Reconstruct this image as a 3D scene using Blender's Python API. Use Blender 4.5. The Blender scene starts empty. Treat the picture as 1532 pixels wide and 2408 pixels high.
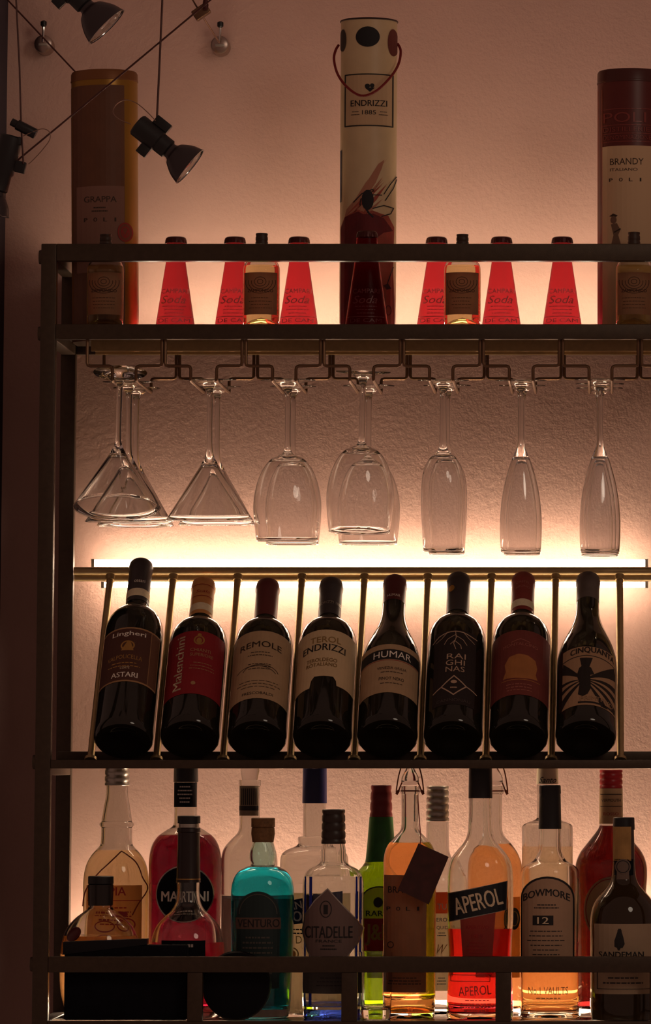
import bpy, bmesh, math, random
from mathutils import Vector, Matrix, Quaternion
random.seed(7)
SC = bpy.context.scene
COL = SC.collection

# ------------------------------------------------------------------ camera
F = 12000.0; D = 6.4
TILT = math.atan(F / 108000.0)
CX = 1440.0; CY = 1800.0 - F * math.tan(TILT)
cam = bpy.data.cameras.new('camera'); camo = bpy.data.objects.new('camera', cam); COL.objects.link(camo)
camo.location = (0, -D, 0); camo.rotation_euler = (math.pi / 2 + TILT, 0, 0)
cam.sensor_fit = 'HORIZONTAL'; cam.sensor_width = 36.0; cam.lens = F * 36.0 / 1532.0
cam.shift_x = (766 - CX) / 1532.0; cam.shift_y = (CY - 1204) / 1532.0
cam.clip_end = 100
SC.camera = camo
ct, st = math.cos(TILT), math.sin(TILT)
def at(px, py, Y):
    """world point seen at pixel px,py on the vertical plane at depth Y behind the shelf front"""
    dx, u = px - CX, CY - py
    dy = ct * F - st * u; dz = st * F + ct * u
    k = (D + Y) / dy
    return Vector((dx * k, Y, dz * k))
def S(Y, z=0.0):
    return ((D + Y) * ct + z * st) / F

# ------------------------------------------------------------------ world, light, exposure
w = bpy.data.worlds.new('world'); SC.world = w; w.use_nodes = True
bg = w.node_tree.nodes['Background']; bg.inputs[0].default_value = (0.115, 0.062, 0.047, 1); bg.inputs[1].default_value = 1.3
STRIP_TOP, STRIP_MID, STRIP_LOW = 80.0, 25.0, 270.0
LED = (1.0, 0.76, 0.53)
def area(name, loc, target, size, power, color):
    l = bpy.data.lights.new(name, 'AREA'); l.shape = 'DISK'; l.size = size; l.energy = power; l.color = color
    o = bpy.data.objects.new(name, l); COL.objects.link(o); o.location = loc
    o.rotation_euler = (Vector(target) - Vector(loc)).to_track_quat('-Z', 'Y').to_euler()
    return o
area('room_lamp', (1.3, -2.6, 1.5), (-0.2, 0.1, 0.1), 0.9, 7.5, (1.0, 0.80, 0.62))
SC.view_settings.view_transform = 'Standard'; SC.view_settings.look = 'None'
SC.view_settings.gamma = 1.0; SC.view_settings.use_curve_mapping = False
SC.view_settings.exposure = 0.0
cy = SC.cycles
cy.max_bounces = 20; cy.transmission_bounces = 20; cy.transparent_max_bounces = 16; cy.glossy_bounces = 6; cy.diffuse_bounces = 4
cy.caustics_reflective = False; cy.caustics_refractive = True; cy.sample_clamp_indirect = 3.0

# ------------------------------------------------------------------ materials
def C(r, g, b):
    f = lambda c: (c / 255 / 12.92) if c / 255 <= 0.04045 else ((c / 255 + 0.055) / 1.055) ** 2.4
    return (f(r), f(g), f(b))
MATS = {}
def M(name, col=(0.5, 0.5, 0.5), rough=0.5, metal=0.0, trans=0.0, ior=1.45, emit=None, noise=0.0, nscale=60.0, bump=0.0, bscale=200.0, spec=0.5, coat=0.0, glow=0.0):
    if name in MATS: return MATS[name]
    m = bpy.data.materials.new(name); m.use_nodes = True
    nt = m.node_tree; p = nt.nodes['Principled BSDF']
    p.inputs['Base Color'].default_value = (*col, 1); p.inputs['Roughness'].default_value = rough
    p.inputs['Metallic'].default_value = metal; p.inputs['Transmission Weight'].default_value = trans
    p.inputs['IOR'].default_value = ior; p.inputs['Specular IOR Level'].default_value = spec
    p.inputs['Coat Weight'].default_value = coat
    if emit:
        p.inputs['Emission Color'].default_value = (*emit[0], 1); p.inputs['Emission Strength'].default_value = emit[1]
    tc = nt.nodes.new('ShaderNodeTexCoord')
    if noise:
        n = nt.nodes.new('ShaderNodeTexNoise'); n.inputs['Scale'].default_value = nscale; n.inputs['Detail'].default_value = 5
        r = nt.nodes.new('ShaderNodeValToRGB')
        r.color_ramp.elements[0].position = 0.3; r.color_ramp.elements[1].position = 0.7
        r.color_ramp.elements[0].color = (*[c * (1 - noise) for c in col], 1)
        r.color_ramp.elements[1].color = (*[min(1, c * (1 + noise)) for c in col], 1)
        nt.links.new(tc.outputs['Object'], n.inputs['Vector']); nt.links.new(n.outputs['Fac'], r.inputs['Fac'])
        nt.links.new(r.outputs['Color'], p.inputs['Base Color'])
    if bump:
        n = nt.nodes.new('ShaderNodeTexNoise'); n.inputs['Scale'].default_value = bscale; n.inputs['Detail'].default_value = 6
        n.inputs['Roughness'].default_value = 0.6
        b = nt.nodes.new('ShaderNodeBump'); b.inputs['Strength'].default_value = bump; b.inputs['Distance'].default_value = 0.002
        nt.links.new(tc.outputs['Object'], n.inputs['Vector']); nt.links.new(n.outputs['Fac'], b.inputs['Height'])
        nt.links.new(b.outputs['Normal'], p.inputs['Normal'])
    if glow:   # paper that lets light through from behind
        t = nt.nodes.new('ShaderNodeBsdfTranslucent'); t.inputs['Color'].default_value = (*[min(1, c * 1.15) for c in col], 1)
        mx = nt.nodes.new('ShaderNodeMixShader'); mx.inputs[0].default_value = glow; out = nt.nodes['Material Output']
        nt.links.new(p.outputs[0], mx.inputs[1]); nt.links.new(t.outputs[0], mx.inputs[2]); nt.links.new(mx.outputs[0], out.inputs['Surface'])
    MATS[name] = m
    return m
def thin(name, col, fac=0.0, gloss=(1, 1, 1), k=1.6):
    """thin-walled see-through glass: clear transmission with Fresnel reflections"""
    if name in MATS: return MATS[name]
    m = bpy.data.materials.new(name); m.use_nodes = True; nt = m.node_tree; nt.nodes.clear()
    o = nt.nodes.new('ShaderNodeOutputMaterial'); t = nt.nodes.new('ShaderNodeBsdfTransparent'); t.inputs[0].default_value = (*col, 1)
    g = nt.nodes.new('ShaderNodeBsdfGlossy'); g.inputs['Color'].default_value = (*gloss, 1); g.inputs['Roughness'].default_value = 0.03
    fr = nt.nodes.new('ShaderNodeFresnel'); fr.inputs['IOR'].default_value = k
    mx = nt.nodes.new('ShaderNodeMixShader')
    nt.links.new(fr.outputs[0], mx.inputs[0]); nt.links.new(t.outputs[0], mx.inputs[1]); nt.links.new(g.outputs[0], mx.inputs[2])
    nt.links.new(mx.outputs[0], o.inputs[0]); MATS[name] = m
    return m
wall_m = M('plaster_wall', (0.68, 0.435, 0.365), 0.9, noise=0.05, nscale=9, bump=0.55, bscale=170)
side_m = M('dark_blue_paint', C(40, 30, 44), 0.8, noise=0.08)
frame_m = M('bronze_metal', (0.055, 0.036, 0.022), 0.45, metal=0.4, noise=0.12, nscale=120, bump=0.08, bscale=900)
lit_bronze_m = M('lit_bronze_metal', (0.42, 0.30, 0.15), 0.42, metal=0.8, noise=0.08, nscale=150)  # frame metal made lighter and golden, strip glow painted into its colour
wire_m = M('dark_wire', (0.16, 0.09, 0.05), 0.38, metal=0.8)
strip_top_m = M('led_top', (1, 1, 1), emit=(LED, STRIP_TOP))
strip_mid_m = M('led_mid', (1, 1, 1), emit=(LED, STRIP_MID))
strip_low_m = M('led_low', (1, 1, 1), emit=(LED, STRIP_LOW))
glass_m = M('clear_glass', (1, 1, 1), 0.0, trans=1.0, ior=1.45)
bglass_m = M('bottle_glass', (0.97, 0.98, 0.96), 0.0, trans=1.0, ior=1.38)
shelfglass_m = M('shelf_glass', (0.85, 0.95, 0.88), 0.0, trans=1.0, ior=1.45)
darkglass_m = M('dark_wine_glass', (0.012, 0.010, 0.006), 0.06, spec=0.6, noise=0.2)
murky_m = M('brown_glass', (0.03, 0.016, 0.006), 0.05, spec=0.6)
black_m = M('black_plastic', (0.008, 0.008, 0.009), 0.4)
blackmat_m = M('black_card', (0.004, 0.004, 0.007), 0.75, noise=0.3, spec=.15)
cream_m = M('cream_paper', C(225, 205, 170), 0.8, noise=0.05, nscale=300)
white_m = M('white_paper', C(240, 232, 215), 0.8, noise=0.04, nscale=300)
ink_m = M('black_ink', (0.012, 0.01, 0.01), 0.6)
gold_m = M('gold_ink', C(190, 145, 80), 0.35, metal=0.7)
silver_m = M('silver_metal', C(180, 175, 165), 0.35, metal=0.9)
chrome_m = M('chrome', C(210, 205, 200), 0.12, metal=1.0)
redink_m = M('red_ink', C(150, 20, 22), 0.6)
whiteink_m = M('white_ink', C(245, 235, 220), 0.6)
cork_m = M('wood_cork', C(120, 85, 50), 0.7, noise=0.25, nscale=250)

# ------------------------------------------------------------------ mesh helpers
def mesh_obj(name, bm, mats, parent=None, smooth=True, ang=38):
    bmesh.ops.recalc_face_normals(bm, faces=bm.faces)
    me = bpy.data.meshes.new(name)
    for f in bm.faces: f.smooth = smooth
    bm.to_mesh(me); bm.free()
    if smooth: me.set_sharp_from_angle(angle=math.radians(ang))
    for m in (mats if isinstance(mats, (list, tuple)) else [mats]): me.materials.append(m)
    o = bpy.data.objects.new(name, me); COL.objects.link(o)
    if parent: o.parent = parent
    return o
def thing(name, label, cat, loc=(0, 0, 0), group=None):
    o = bpy.data.objects.new(name, None); COL.objects.link(o); o.location = loc; o.empty_display_size = 0.02
    o['label'] = label; o['category'] = cat
    if group: o['group'] = group
    return o
def tag(o, label, cat, group=None):
    o['label'] = label; o['category'] = cat
    if group: o['group'] = group
    return o
def struct(o): o['kind'] = 'structure'; return o
def box(bm, a, b, bev=0.0):
    x0, y0, z0 = a; x1, y1, z1 = b
    r = bmesh.ops.create_cube(bm, size=1.0)
    for v in r['verts']:
        v.co = Vector(((x0 + x1) / 2 + v.co.x * (x1 - x0), (y0 + y1) / 2 + v.co.y * (y1 - y0), (z0 + z1) / 2 + v.co.z * (z1 - z0)))
    if bev:
        es = list({e for v in r['verts'] for e in v.link_edges})
        bmesh.ops.bevel(bm, geom=es, offset=bev, segments=3, profile=0.5, affect='EDGES')
def spline(pts):
    """Catmull-Rom through (r,z[,corner]) points; a corner flag breaks the curve"""
    out = []; seg = []
    segs = []
    for p in pts:
        seg.append((p[0], p[1]))
        if len(p) > 2 and p[2]: segs.append(seg); seg = [(p[0], p[1])]
    if len(seg) > 1: segs.append(seg)
    for s in segs:
        n = len(s)
        if n == 1: continue
        for i in range(n - 1):
            p0 = Vector(s[i - 1]) if i else Vector(s[0]) * 2 - Vector(s[1]); p1 = Vector(s[i]); p2 = Vector(s[i + 1])
            p3 = Vector(s[i + 2]) if i + 2 < n else p2 * 2 - p1
            d = (p2 - p1).length; m1 = (p2 - p0) * 0.5; m2 = (p3 - p1) * 0.5
            if m1.length > 1.2 * d and m1.length: m1 *= 1.2 * d / m1.length
            if m2.length > 1.2 * d and m2.length: m2 *= 1.2 * d / m2.length
            k = 6 if n > 2 else 1
            for j in range(k):
                t = j / k; t2 = t * t; t3 = t2 * t
                q = p1 * (2 * t3 - 3 * t2 + 1) + m1 * (t3 - 2 * t2 + t) + p2 * (-2 * t3 + 3 * t2) + m2 * (t3 - t2)
                out.append((max(q.x, 0.0), q.y))
        out.append(s[-1])
    res = []
    for q in out:
        if not res or abs(q[0] - res[-1][0]) + abs(q[1] - res[-1][1]) > 1e-6: res.append(q)
    return res
def lathe(bm, prof, seg=56, flute=None):
    """prof: (r,z) list; first/last with r=0 close on the axis"""
    rings = []
    for i, (r, z) in enumerate(prof):
        if r < 1e-6: rings.append([bm.verts.new((0, 0, z))])
        else:
            rg = []
            for k in range(seg):
                a = 2 * math.pi * k / seg; rr = r * (flute(a, z) if flute else 1)
                rg.append(bm.verts.new((rr * math.cos(a), rr * math.sin(a), z)))
            rings.append(rg)
    for a, b in zip(rings, rings[1:]):
        if len(a) == 1 and len(b) == 1: continue
        for k in range(seg):
            k2 = (k + 1) % seg
            if len(a) == 1: bm.faces.new((a[0], b[k], b[k2]))
            elif len(b) == 1: bm.faces.new((a[k], a[k2], b[0]))
            else: bm.faces.new((a[k], a[k2], b[k2], b[k]))
def solid(prof):
    p = list(prof)
    if p[0][0] > 1e-6: p = [(0, p[0][1])] + p
    if p[-1][0] > 1e-6: p = p + [(0, p[-1][1])]
    return p
def tube(bm, pts, r, seg=8, closed=False):
    pts = [Vector(p) for p in pts]; n = len(pts); rings = []
    prev = None
    for i, p in enumerate(pts):
        if closed: d = pts[(i + 1) % n] - pts[i - 1]
        else: d = (pts[min(i + 1, n - 1)] - pts[max(i - 1, 0)])
        d.normalize()
        if prev is None: nrm = d.orthogonal().normalized()
        else:
            nrm = prev - d * prev.dot(d)
            nrm = nrm.normalized() if nrm.length > 1e-6 else d.orthogonal().normalized()
        prev = nrm; bn = d.cross(nrm)
        k = 1.0
        rings.append([bm.verts.new(p + (nrm * math.cos(2 * math.pi * j / seg) + bn * math.sin(2 * math.pi * j / seg)) * r) for j in range(seg)])
    rr = list(zip(rings, rings[1:])) + ([(rings[-1], rings[0])] if closed else [])
    for a, b in rr:
        for j in range(seg): bm.faces.new((a[j], a[(j + 1) % seg], b[(j + 1) % seg], b[j]))
    if not closed:
        bm.faces.new(rings[0]); bm.faces.new(list(reversed(rings[-1])))
def smoothpts(pts, k=6, closed=False):
    pts = [Vector(p) for p in pts]; n = len(pts); out = []
    for i in range(n if closed else n - 1):
        if closed: p0, p1, p2, p3 = pts[i - 1], pts[i], pts[(i + 1) % n], pts[(i + 2) % n]
        else: p0 = pts[max(i - 1, 0)]; p1 = pts[i]; p2 = pts[i + 1]; p3 = pts[min(i + 2, n - 1)]
        for j in range(k):
            t = j / k
            out.append(0.5 * ((2 * p1) + (p2 - p0) * t + (2 * p0 - 5 * p1 + 4 * p2 - p3) * t * t + (3 * p1 - p0 - 3 * p2 + p3) * t ** 3))
    if not closed: out.append(pts[-1])
    return out

# ------------------------------------------------------------------ printed labels (wrapped on bottles)
TXT = {}
def text_geo(s, bold):
    key = (s, bold)
    if key not in TXT:
        cu = bpy.data.curves.new('lettering', 'FONT'); cu.body = s; cu.size = 1.0; cu.resolution_u = 3; cu.offset = bold
        ob = bpy.data.objects.new('lettering', cu); COL.objects.link(ob)
        bpy.context.view_layer.update()
        me = bpy.data.meshes.new_from_object(ob)
        vs = [(v.co.x, v.co.y) for v in me.vertices]; fs = [list(p.vertices) for p in me.polygons]
        bpy.data.objects.remove(ob); bpy.data.curves.remove(cu); bpy.data.meshes.remove(me)
        x0 = min(v[0] for v in vs); x1 = max(v[0] for v in vs); y0 = min(v[1] for v in vs); y1 = max(v[1] for v in vs)
        vs = [((v[0] - x0) / (x1 - x0) - 0.5, (v[1] - y0) / (y1 - y0) - 0.5) for v in vs]
        TXT[key] = (vs, fs)
    return TXT[key]
class Label:
    """2-D artwork in (x right, y up) units, bent on a surface of radius R.
    mode px: x,y are photo pixels about centre cx at depth Y; mode mm: x is arc length and y height in mm"""
    def __init__(s, R=None, px=None, off=0.0004, rot=0.0):
        s.R = R; s.px = px; s.off = off; s.items = []; s.mats = []; s.rot = rot
    def mi(s, m):
        if m not in s.mats: s.mats.append(m)
        return s.mats.index(m)
    def add(s, vs, fs, m, layer): s.items.append((vs, fs, s.mi(m), layer)); return s
    def poly(s, pts, m, layer=0): return s.add(list(pts), [list(range(len(pts)))], m, layer)
    def rect(s, x0, y0, x1, y1, m, layer=0): return s.poly([(x0, y0), (x1, y0), (x1, y1), (x0, y1)], m, layer)
    def ell(s, x, y, rx, ry, m, layer=0, n=28): return s.poly([(x + rx * math.cos(2 * math.pi * i / n), y + ry * math.sin(2 * math.pi * i / n)) for i in range(n)], m, layer)
    def ring(s, x, y, rx, ry, wd, m, layer=0, n=32, a0=0, a1=360):
        vs = []; 
        for i in range(n + 1):
            a = math.radians(a0 + (a1 - a0) * i / n); vs += [(x + rx * math.cos(a), y + ry * math.sin(a)), (x + (rx - wd) * math.cos(a), y + (ry - wd) * math.sin(a))]
        return s.add(vs, [[2 * i, 2 * i + 1, 2 * i + 3, 2 * i + 2] for i in range(n)], m, layer)
    def line(s, pts, wd, m, layer=1):
        for a, b in zip(pts, pts[1:]):
            d = Vector((b[0] - a[0], b[1] - a[1])); L = d.length
            if L < 1e-9: continue
            n = Vector((-d.y, d.x)) / L * wd / 2; e = d / L * wd * 0.3
            s.poly([(a[0] - e.x + n.x, a[1] - e.y + n.y), (a[0] - e.x - n.x, a[1] - e.y - n.y), (b[0] + e.x - n.x, b[1] + e.y - n.y), (b[0] + e.x + n.x, b[1] + e.y + n.y)], m, layer)
        return s
    def frame(s, x0, y0, x1, y1, wd, m, layer=1): return s.line([(x0, y0), (x1, y0), (x1, y1), (x0, y1), (x0, y0)], wd, m, layer)
    def text(s, t, x, y, wd, ht, m, layer=2, rot=0, arc=0, bold=0.0, shear=0.0):
        if bold > 0:
            for k in (-1, 1): s.text(t, x + k * bold * ht * 0.9 * math.cos(math.radians(rot)), y + k * bold * ht * 0.9 * math.sin(math.radians(rot)), wd, ht, m, layer, rot, arc, 0, shear)
            bold = 0
        vs, fs = text_geo(t, 0.0); c, n = math.cos(math.radians(rot)), math.sin(math.radians(rot))
        up = -1 if s.px else 1
        out = []
        for u, v in vs:
            a = u * wd; b = v * ht + arc * (1 - 4 * u * u); a += shear * v * ht
            A = a * c - b * n; B = a * n + b * c
            out.append((x + A, y + up * B))
        return s.add(out, fs, m, layer)
    def smalltext(s, x, y, wd, rows, gap, ht, m, layer=2, seed=1):
        """rows of lettering too small to read: short dashes"""
        rnd = random.Random(seed)
        for i in range(rows):
            w_ = wd * rnd.uniform(0.65, 1.0); xx = x - w_ / 2; yy = y + i * gap * (1 if s.px else -1)
            while xx < x + w_ / 2:
                l = rnd.uniform(0.05, 0.14) * wd
                s.rect(xx, yy - ht / 2, min(xx + l, x + w_ / 2), yy + ht / 2, m, layer); xx += l + 0.025 * wd
        return s
    def map(s, x, y, o):
        if s.px:
            cx, Y, z0 = s.px
            R = s.R
            if callable(R):
                z = at(cx, y, Y).z - z0; R = R(z)
            Rv = R or 0
            z = at(cx, y, Y - Rv).z - z0; dx = (x - cx) * S(Y - Rv, z + z0)
            if R:
                a = math.asin(max(-0.999, min(0.999, dx / R))); return Vector(((R + o) * math.sin(a), -(R + o) * math.cos(a), z))
            return Vector((dx, -o, z))
        R = s.R; a = x / 1000 / R + s.rot
        return Vector(((R + o) * math.sin(a), -(R + o) * math.cos(a), y / 1000))
    def build(s, name, parent):
        big = bmesh.new()
        for vs, fs, mi, layer in s.items:
            bm = bmesh.new(); vv = [bm.verts.new((x, y, 0)) for x, y in vs]
            for f in fs:
                try: bm.faces.new([vv[i] for i in f]).material_index = mi
                except ValueError: pass
            if s.R:
                xs = [v[0] for v in vs]; R0 = s.R(0.02) if callable(s.R) else s.R
                step = R0 / 7 * ((1 / S(0.1)) if s.px else 1000)
                k = math.ceil(min(xs) / step)
                while k * step < max(xs):
                    bmesh.ops.bisect_plane(bm, geom=bm.verts[:] + bm.edges[:] + bm.faces[:], plane_co=(k * step, 0, 0), plane_no=(1, 0, 0)); k += 1
            o = s.off + layer * 0.0002
            mp = {v: big.verts.new(s.map(v.co.x, v.co.y, o)) for v in bm.verts}
            for f in bm.faces:
                try: nf = big.faces.new([mp[v] for v in f.verts]); nf.material_index = f.material_index
                except ValueError: pass
            bm.free()
        # face normals outwards
        me = bpy.data.meshes.new(name); big.to_mesh(me); big.free()
        for m in s.mats: me.materials.append(m)
        o = bpy.data.objects.new(name, me); COL.objects.link(o)
        if parent: o.parent = parent
        return o

# ================================================================== SETTING
YW = 0.385
bm = bmesh.new(); a = at(-500, -900, YW); b = at(2300, 3200, YW)
box(bm, (a.x, YW, b.z), (b.x, YW + 0.08, a.z)); struct(mesh_obj('wall_back', bm, wall_m, smooth=False))
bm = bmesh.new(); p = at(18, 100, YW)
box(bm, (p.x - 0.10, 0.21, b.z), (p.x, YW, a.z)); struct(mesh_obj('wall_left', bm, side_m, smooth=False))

# ================================================================== SHELF UNIT
unit = thing('bar_shelf', 'bronze metal bar shelving frame with glass hanging rack and bottle rods, standing against wall', 'shelf', at(760, 2402, 0.12))
U0 = unit.location.copy()
def part(name, bm, mat, **k):
    o = mesh_obj(name, bm, mat, **k); o.parent = unit; o.matrix_parent_inverse = Matrix.Translation(-U0); return o
XL0, XL1 = at(97, 590, 0).x, at(133, 590, 0).x
XR1 = at(1720, 590, 0).x; XR0 = XR1 - (XL1 - XL0)
YR = 0.243; T = XL1 - XL0
zt = lambda y, Y=0.0: at(760, y, Y).z
Z_TOPR = (zt(613), zt(573)); Z_SH1 = (zt(797), zt(762)); Z_R3 = (zt(1807), zt(1787)); Z_GR = (zt(2287), zt(2250)); Z_SH4 = (zt(2436), zt(2402))
for x0, x1 in ((XL0, XL1), (XR0, XR1)):
    for y0, zt1 in ((0, Z_TOPR[1]), (YR, Z_TOPR[1])):
        bm = bmesh.new(); box(bm, (x0, y0, zt(2900)), (x1, y0 + T, zt1), 0.0012); part('post', bm, frame_m)
def rail(name, x0, x1, y0, y1, z0, z1):
    bm = bmesh.new(); box(bm, (x0, y0, z0), (x1, y1, z1), 0.001); return part(name, bm, frame_m)
for z0, z1 in (Z_TOPR, Z_SH1, Z_R3, Z_GR, Z_SH4):
    rail('front_rail', XL1, XR0, 0.0005, T - 0.0005, z0, z1)
for (z0, z1) in (Z_TOPR, Z_SH1, Z_R3, Z_SH4):
    for x0, x1 in ((XL0, XL1), (XR0, XR1)):
        rail('side_rail', x0 + 0.0005, x1 - 0.0005, T, YR, z1 - T, z1)
rail('rear_rail', XL1, XR0, YR + 0.004, YR + T - 0.002, Z_SH1[0], Z_SH1[1])
rail('rear_rail', XL1, XR0, YR + 0.004, YR + T - 0.002, Z_SH4[0], Z_SH4[1] - 0.008)
# bolts on the outside of the left post
for y in (603, 783, 1792, 2268):
    bm = bmesh.new(); z = zt(y)
    lathe(bm, [(0, -0.004), (0.0085, -0.003), (0.0095, 0.0005), (0.0095, 0.004)], 24)
    bmesh.ops.rotate(bm, verts=bm.verts, cent=(0, 0, 0), matrix=Matrix.Rotation(math.pi / 2, 3, 'Y'))
    bmesh.ops.translate(bm, verts=bm.verts, vec=(XL0 - 0.0005, T / 2, z)); part('bolt', bm, frame_m)
for x0 in (XL0 + 0.001, XR1 - 0.004):
    bm = bmesh.new(); box(bm, (x0, YR + T, zt(2900)), (x0 + 0.003, YW - 0.0005, Z_TOPR[1] - 0.002)); part('added_spill_blocker', bm, lit_bronze_m, smooth=False)  # unseen plate behind each rear post, added to stop strip light spilling sideways
# shelf panel one
bm = bmesh.new(); box(bm, (XL1 + 0.001, T, Z_SH1[1] - 0.008), (XR0 - 0.001, YW - 0.001, Z_SH1[1] - 0.001), 0.0008); part('shelf_panel', bm, frame_m)
ZS1 = Z_SH1[1] - 0.001
# rack bar under the shelf
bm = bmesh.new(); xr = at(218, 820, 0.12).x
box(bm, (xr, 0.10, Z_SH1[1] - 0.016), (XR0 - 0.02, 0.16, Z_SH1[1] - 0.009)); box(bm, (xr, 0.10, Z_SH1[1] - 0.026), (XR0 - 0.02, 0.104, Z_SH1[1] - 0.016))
box(bm, (xr, 0.156, Z_SH1[1] - 0.026), (XR0 - 0.02, 0.16, Z_SH1[1] - 0.016)); part('rack_channel', bm, lit_bronze_m, smooth=False)
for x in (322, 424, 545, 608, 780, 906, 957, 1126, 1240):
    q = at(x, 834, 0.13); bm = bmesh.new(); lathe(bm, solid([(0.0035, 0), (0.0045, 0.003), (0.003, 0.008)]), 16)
    bmesh.ops.translate(bm, verts=bm.verts, vec=(q.x, q.y, Z_SH1[1] - 0.024)); part('screw', bm, lit_bronze_m)
# hanging wires
def lane_wire(xd, xa):
    """one bent wire: from the shelf down beside the divider xd, out to the lane edge xa, down, along the arm and up again"""
    R = 0.0021; pts = []
    zt_ = Z_SH1[0] + 0.002; z1 = zt(859); z2 = zt(893); yf = 0.012; yb = 0.225
    A = at(xd, 850, 0).x; B = at(xa, 880, 0).x; s = 1 if B > A else -1; c = 0.004
    def corner(P, Q, Rr):
        P, Q, Rr = map(Vector, (P, Q, Rr)); a_ = Q + (P - Q).normalized() * c; b_ = Q + (Rr - Q).normalized() * c
        return [a_, (a_ + 2 * Q + b_) / 4, b_]
    path = [(A, yf, zt_), (A, yf, z1), (B, yf, z1), (B, yf, z2), (B, yb, z2), (B, yb, z1), (A, yb, z1), (A, yb, Z_SH1[1] - 0.01)]
    out = [Vector(path[0])]
    for i in range(1, len(path) - 1): out += corner(path[i - 1], path[i], path[i + 1])
    out.append(Vector(path[-1]))
    bm = bmesh.new(); tube(bm, out, R, 8); part('hanger_wire', bm, wire_m)
LANES = [(203, 262, 318, 379), (387, 447, 508, 568), (577, 640, 695, 753), (761, 822, 878, 941), (949, 1010, 1065, 1129), (1137, 1198, 1254, 1316), (1324, 1386, 1440, 1502)]
for a_, b_, c_, d_ in LANES: lane_wire(a_, b_); lane_wire(d_, c_)
lane_wire(1510, 1570)
# row three: ledge, rear rail, rods
rail('bottle_ledge', XL1, XR0, T, 0.075, Z_R3[1] - 0.003, Z_R3[1] - 0.0005)
rail('ledge_upstand', XL1, XR0, 0.0755, 0.082, Z_R3[1] - 0.003, zt(1767, 0.08))
YRR = 0.236
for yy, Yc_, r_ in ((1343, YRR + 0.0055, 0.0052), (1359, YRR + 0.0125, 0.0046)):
    bm = bmesh.new(); z_ = zt(yy, Yc_); tube(bm, [(XL1 + .001, Yc_, z_), (XR0, Yc_, z_)], r_, 20); part('rear_tube', bm, lit_bronze_m)
RODB = [213, 368, 525, 683, 833, 989, 1143, 1297, 1460]
RODT = [260, 408, 560, 711, 858, 1007, 1157, 1308, 1458]
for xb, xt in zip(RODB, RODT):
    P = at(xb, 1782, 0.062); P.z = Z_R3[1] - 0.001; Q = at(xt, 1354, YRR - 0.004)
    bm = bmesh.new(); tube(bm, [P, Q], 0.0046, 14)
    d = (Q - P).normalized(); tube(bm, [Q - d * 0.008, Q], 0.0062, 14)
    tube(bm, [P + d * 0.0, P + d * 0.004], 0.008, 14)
    part('rod', bm, lit_bronze_m)
# guard uprights of the lowest shelf, glass panel
for x0, x1 in ((440, 476), (803, 840), (1166, 1202), (1529, 1565)):
    A = at(x0, 2350, 0).x; B = at(x1, 2350, 0).x
    rail('guard_upright', A, B, 0.001, T - 0.001, Z_SH4[1], Z_GR[0])
ZS4 = Z_SH4[1]
bm = bmesh.new(); box(bm, (XL1 + 0.002, T, ZS4 - 0.006), (XR0 - 0.002, YR + 0.002, ZS4), 0.0008); part('glass_panel', bm, shelfglass_m)

# ------------------------------------------------------------------ LED strips
def strip(name, x0, x1, y, Y, h, m, label, depth=0.004, z=None):
    A = at(x0, y, Y); B = at(x1, y, Y)
    if z is not None: A.z = z
    root = thing(name, label, 'light strip', (A.x, Y, A.z))
    bm = bmesh.new(); box(bm, (0, 0, -h / 2), (B.x - A.x, depth, h / 2), 0.0006); o = mesh_obj('light_diffuser', bm, m, root)
    for xe in (-0.004, B.x - A.x):
        bm = bmesh.new(); box(bm, (xe, -0.0008, -h / 2 - 0.0008), (xe + 0.004, depth + 0.0008, h / 2 + 0.0008), 0.0004); mesh_obj('end_cap', bm, silver_m, root)
    return root
strip('led_strip', 300, 1700, 799, YR + T + 0.006, 0.006, strip_top_m, 'warm light strip glowing behind the red cone bottles on the top shelf')
strip('led_strip', 222, 1518, 1324, 0.343, 0.009, strip_mid_m, 'upper warm light strip running just above the rear rail behind the wine bottles')
strip('led_strip', 245, 1518, 1375, 0.343, 0.007, strip_mid_m, 'lower warm light strip running just below the rear rail behind the wine bottles')
strip('led_strip', 215, 1700, 2360, 0.322, 0.012, strip_low_m, 'warm light strip at the foot of the lowest liquor shelf')

# ================================================================== BOTTLE BUILDER
def prof_px(cx, Y, pts, z0):
    out = []
    for p in pts:
        z = at(cx, p[0], Y).z; out.append((p[1] * S(Y, z), z - z0) + ((1,) if len(p) > 2 else ()))
    return out
def put(cx, Y, y, zs):
    p = at(cx, y, Y); return Vector((p.x, Y, zs))
def vessel(root, prof, t, base_t, mat, punt=0.006, name='glass_body', flute=None):
    """hollow glass: prof from mouth down to base (r,z) with z=0 at base"""
    outer = spline(prof)                      # top -> bottom
    rb = outer[-1][0]
    ou = outer[:-1] + [(rb * 0.97, 0.0012), (rb * 0.9, 0.0), (rb * 0.75, 0.0), (rb * 0.4, punt * 0.75), (0, punt)]
    inner = [(max(r - t, 0.0015), z) for r, z in outer if z > base_t + 0.004]
    ri = inner[-1][0]
    inner += [(ri * 0.98, base_t + 0.002), (ri * 0.9, base_t), (ri * 0.5, base_t + punt * 0.6), (0, base_t + punt)]
    bm = bmesh.new(); lathe(bm, list(reversed(inner)) + ou, 64, flute)
    return mesh_obj(name, bm, mat, root, ang=50), outer
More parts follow.
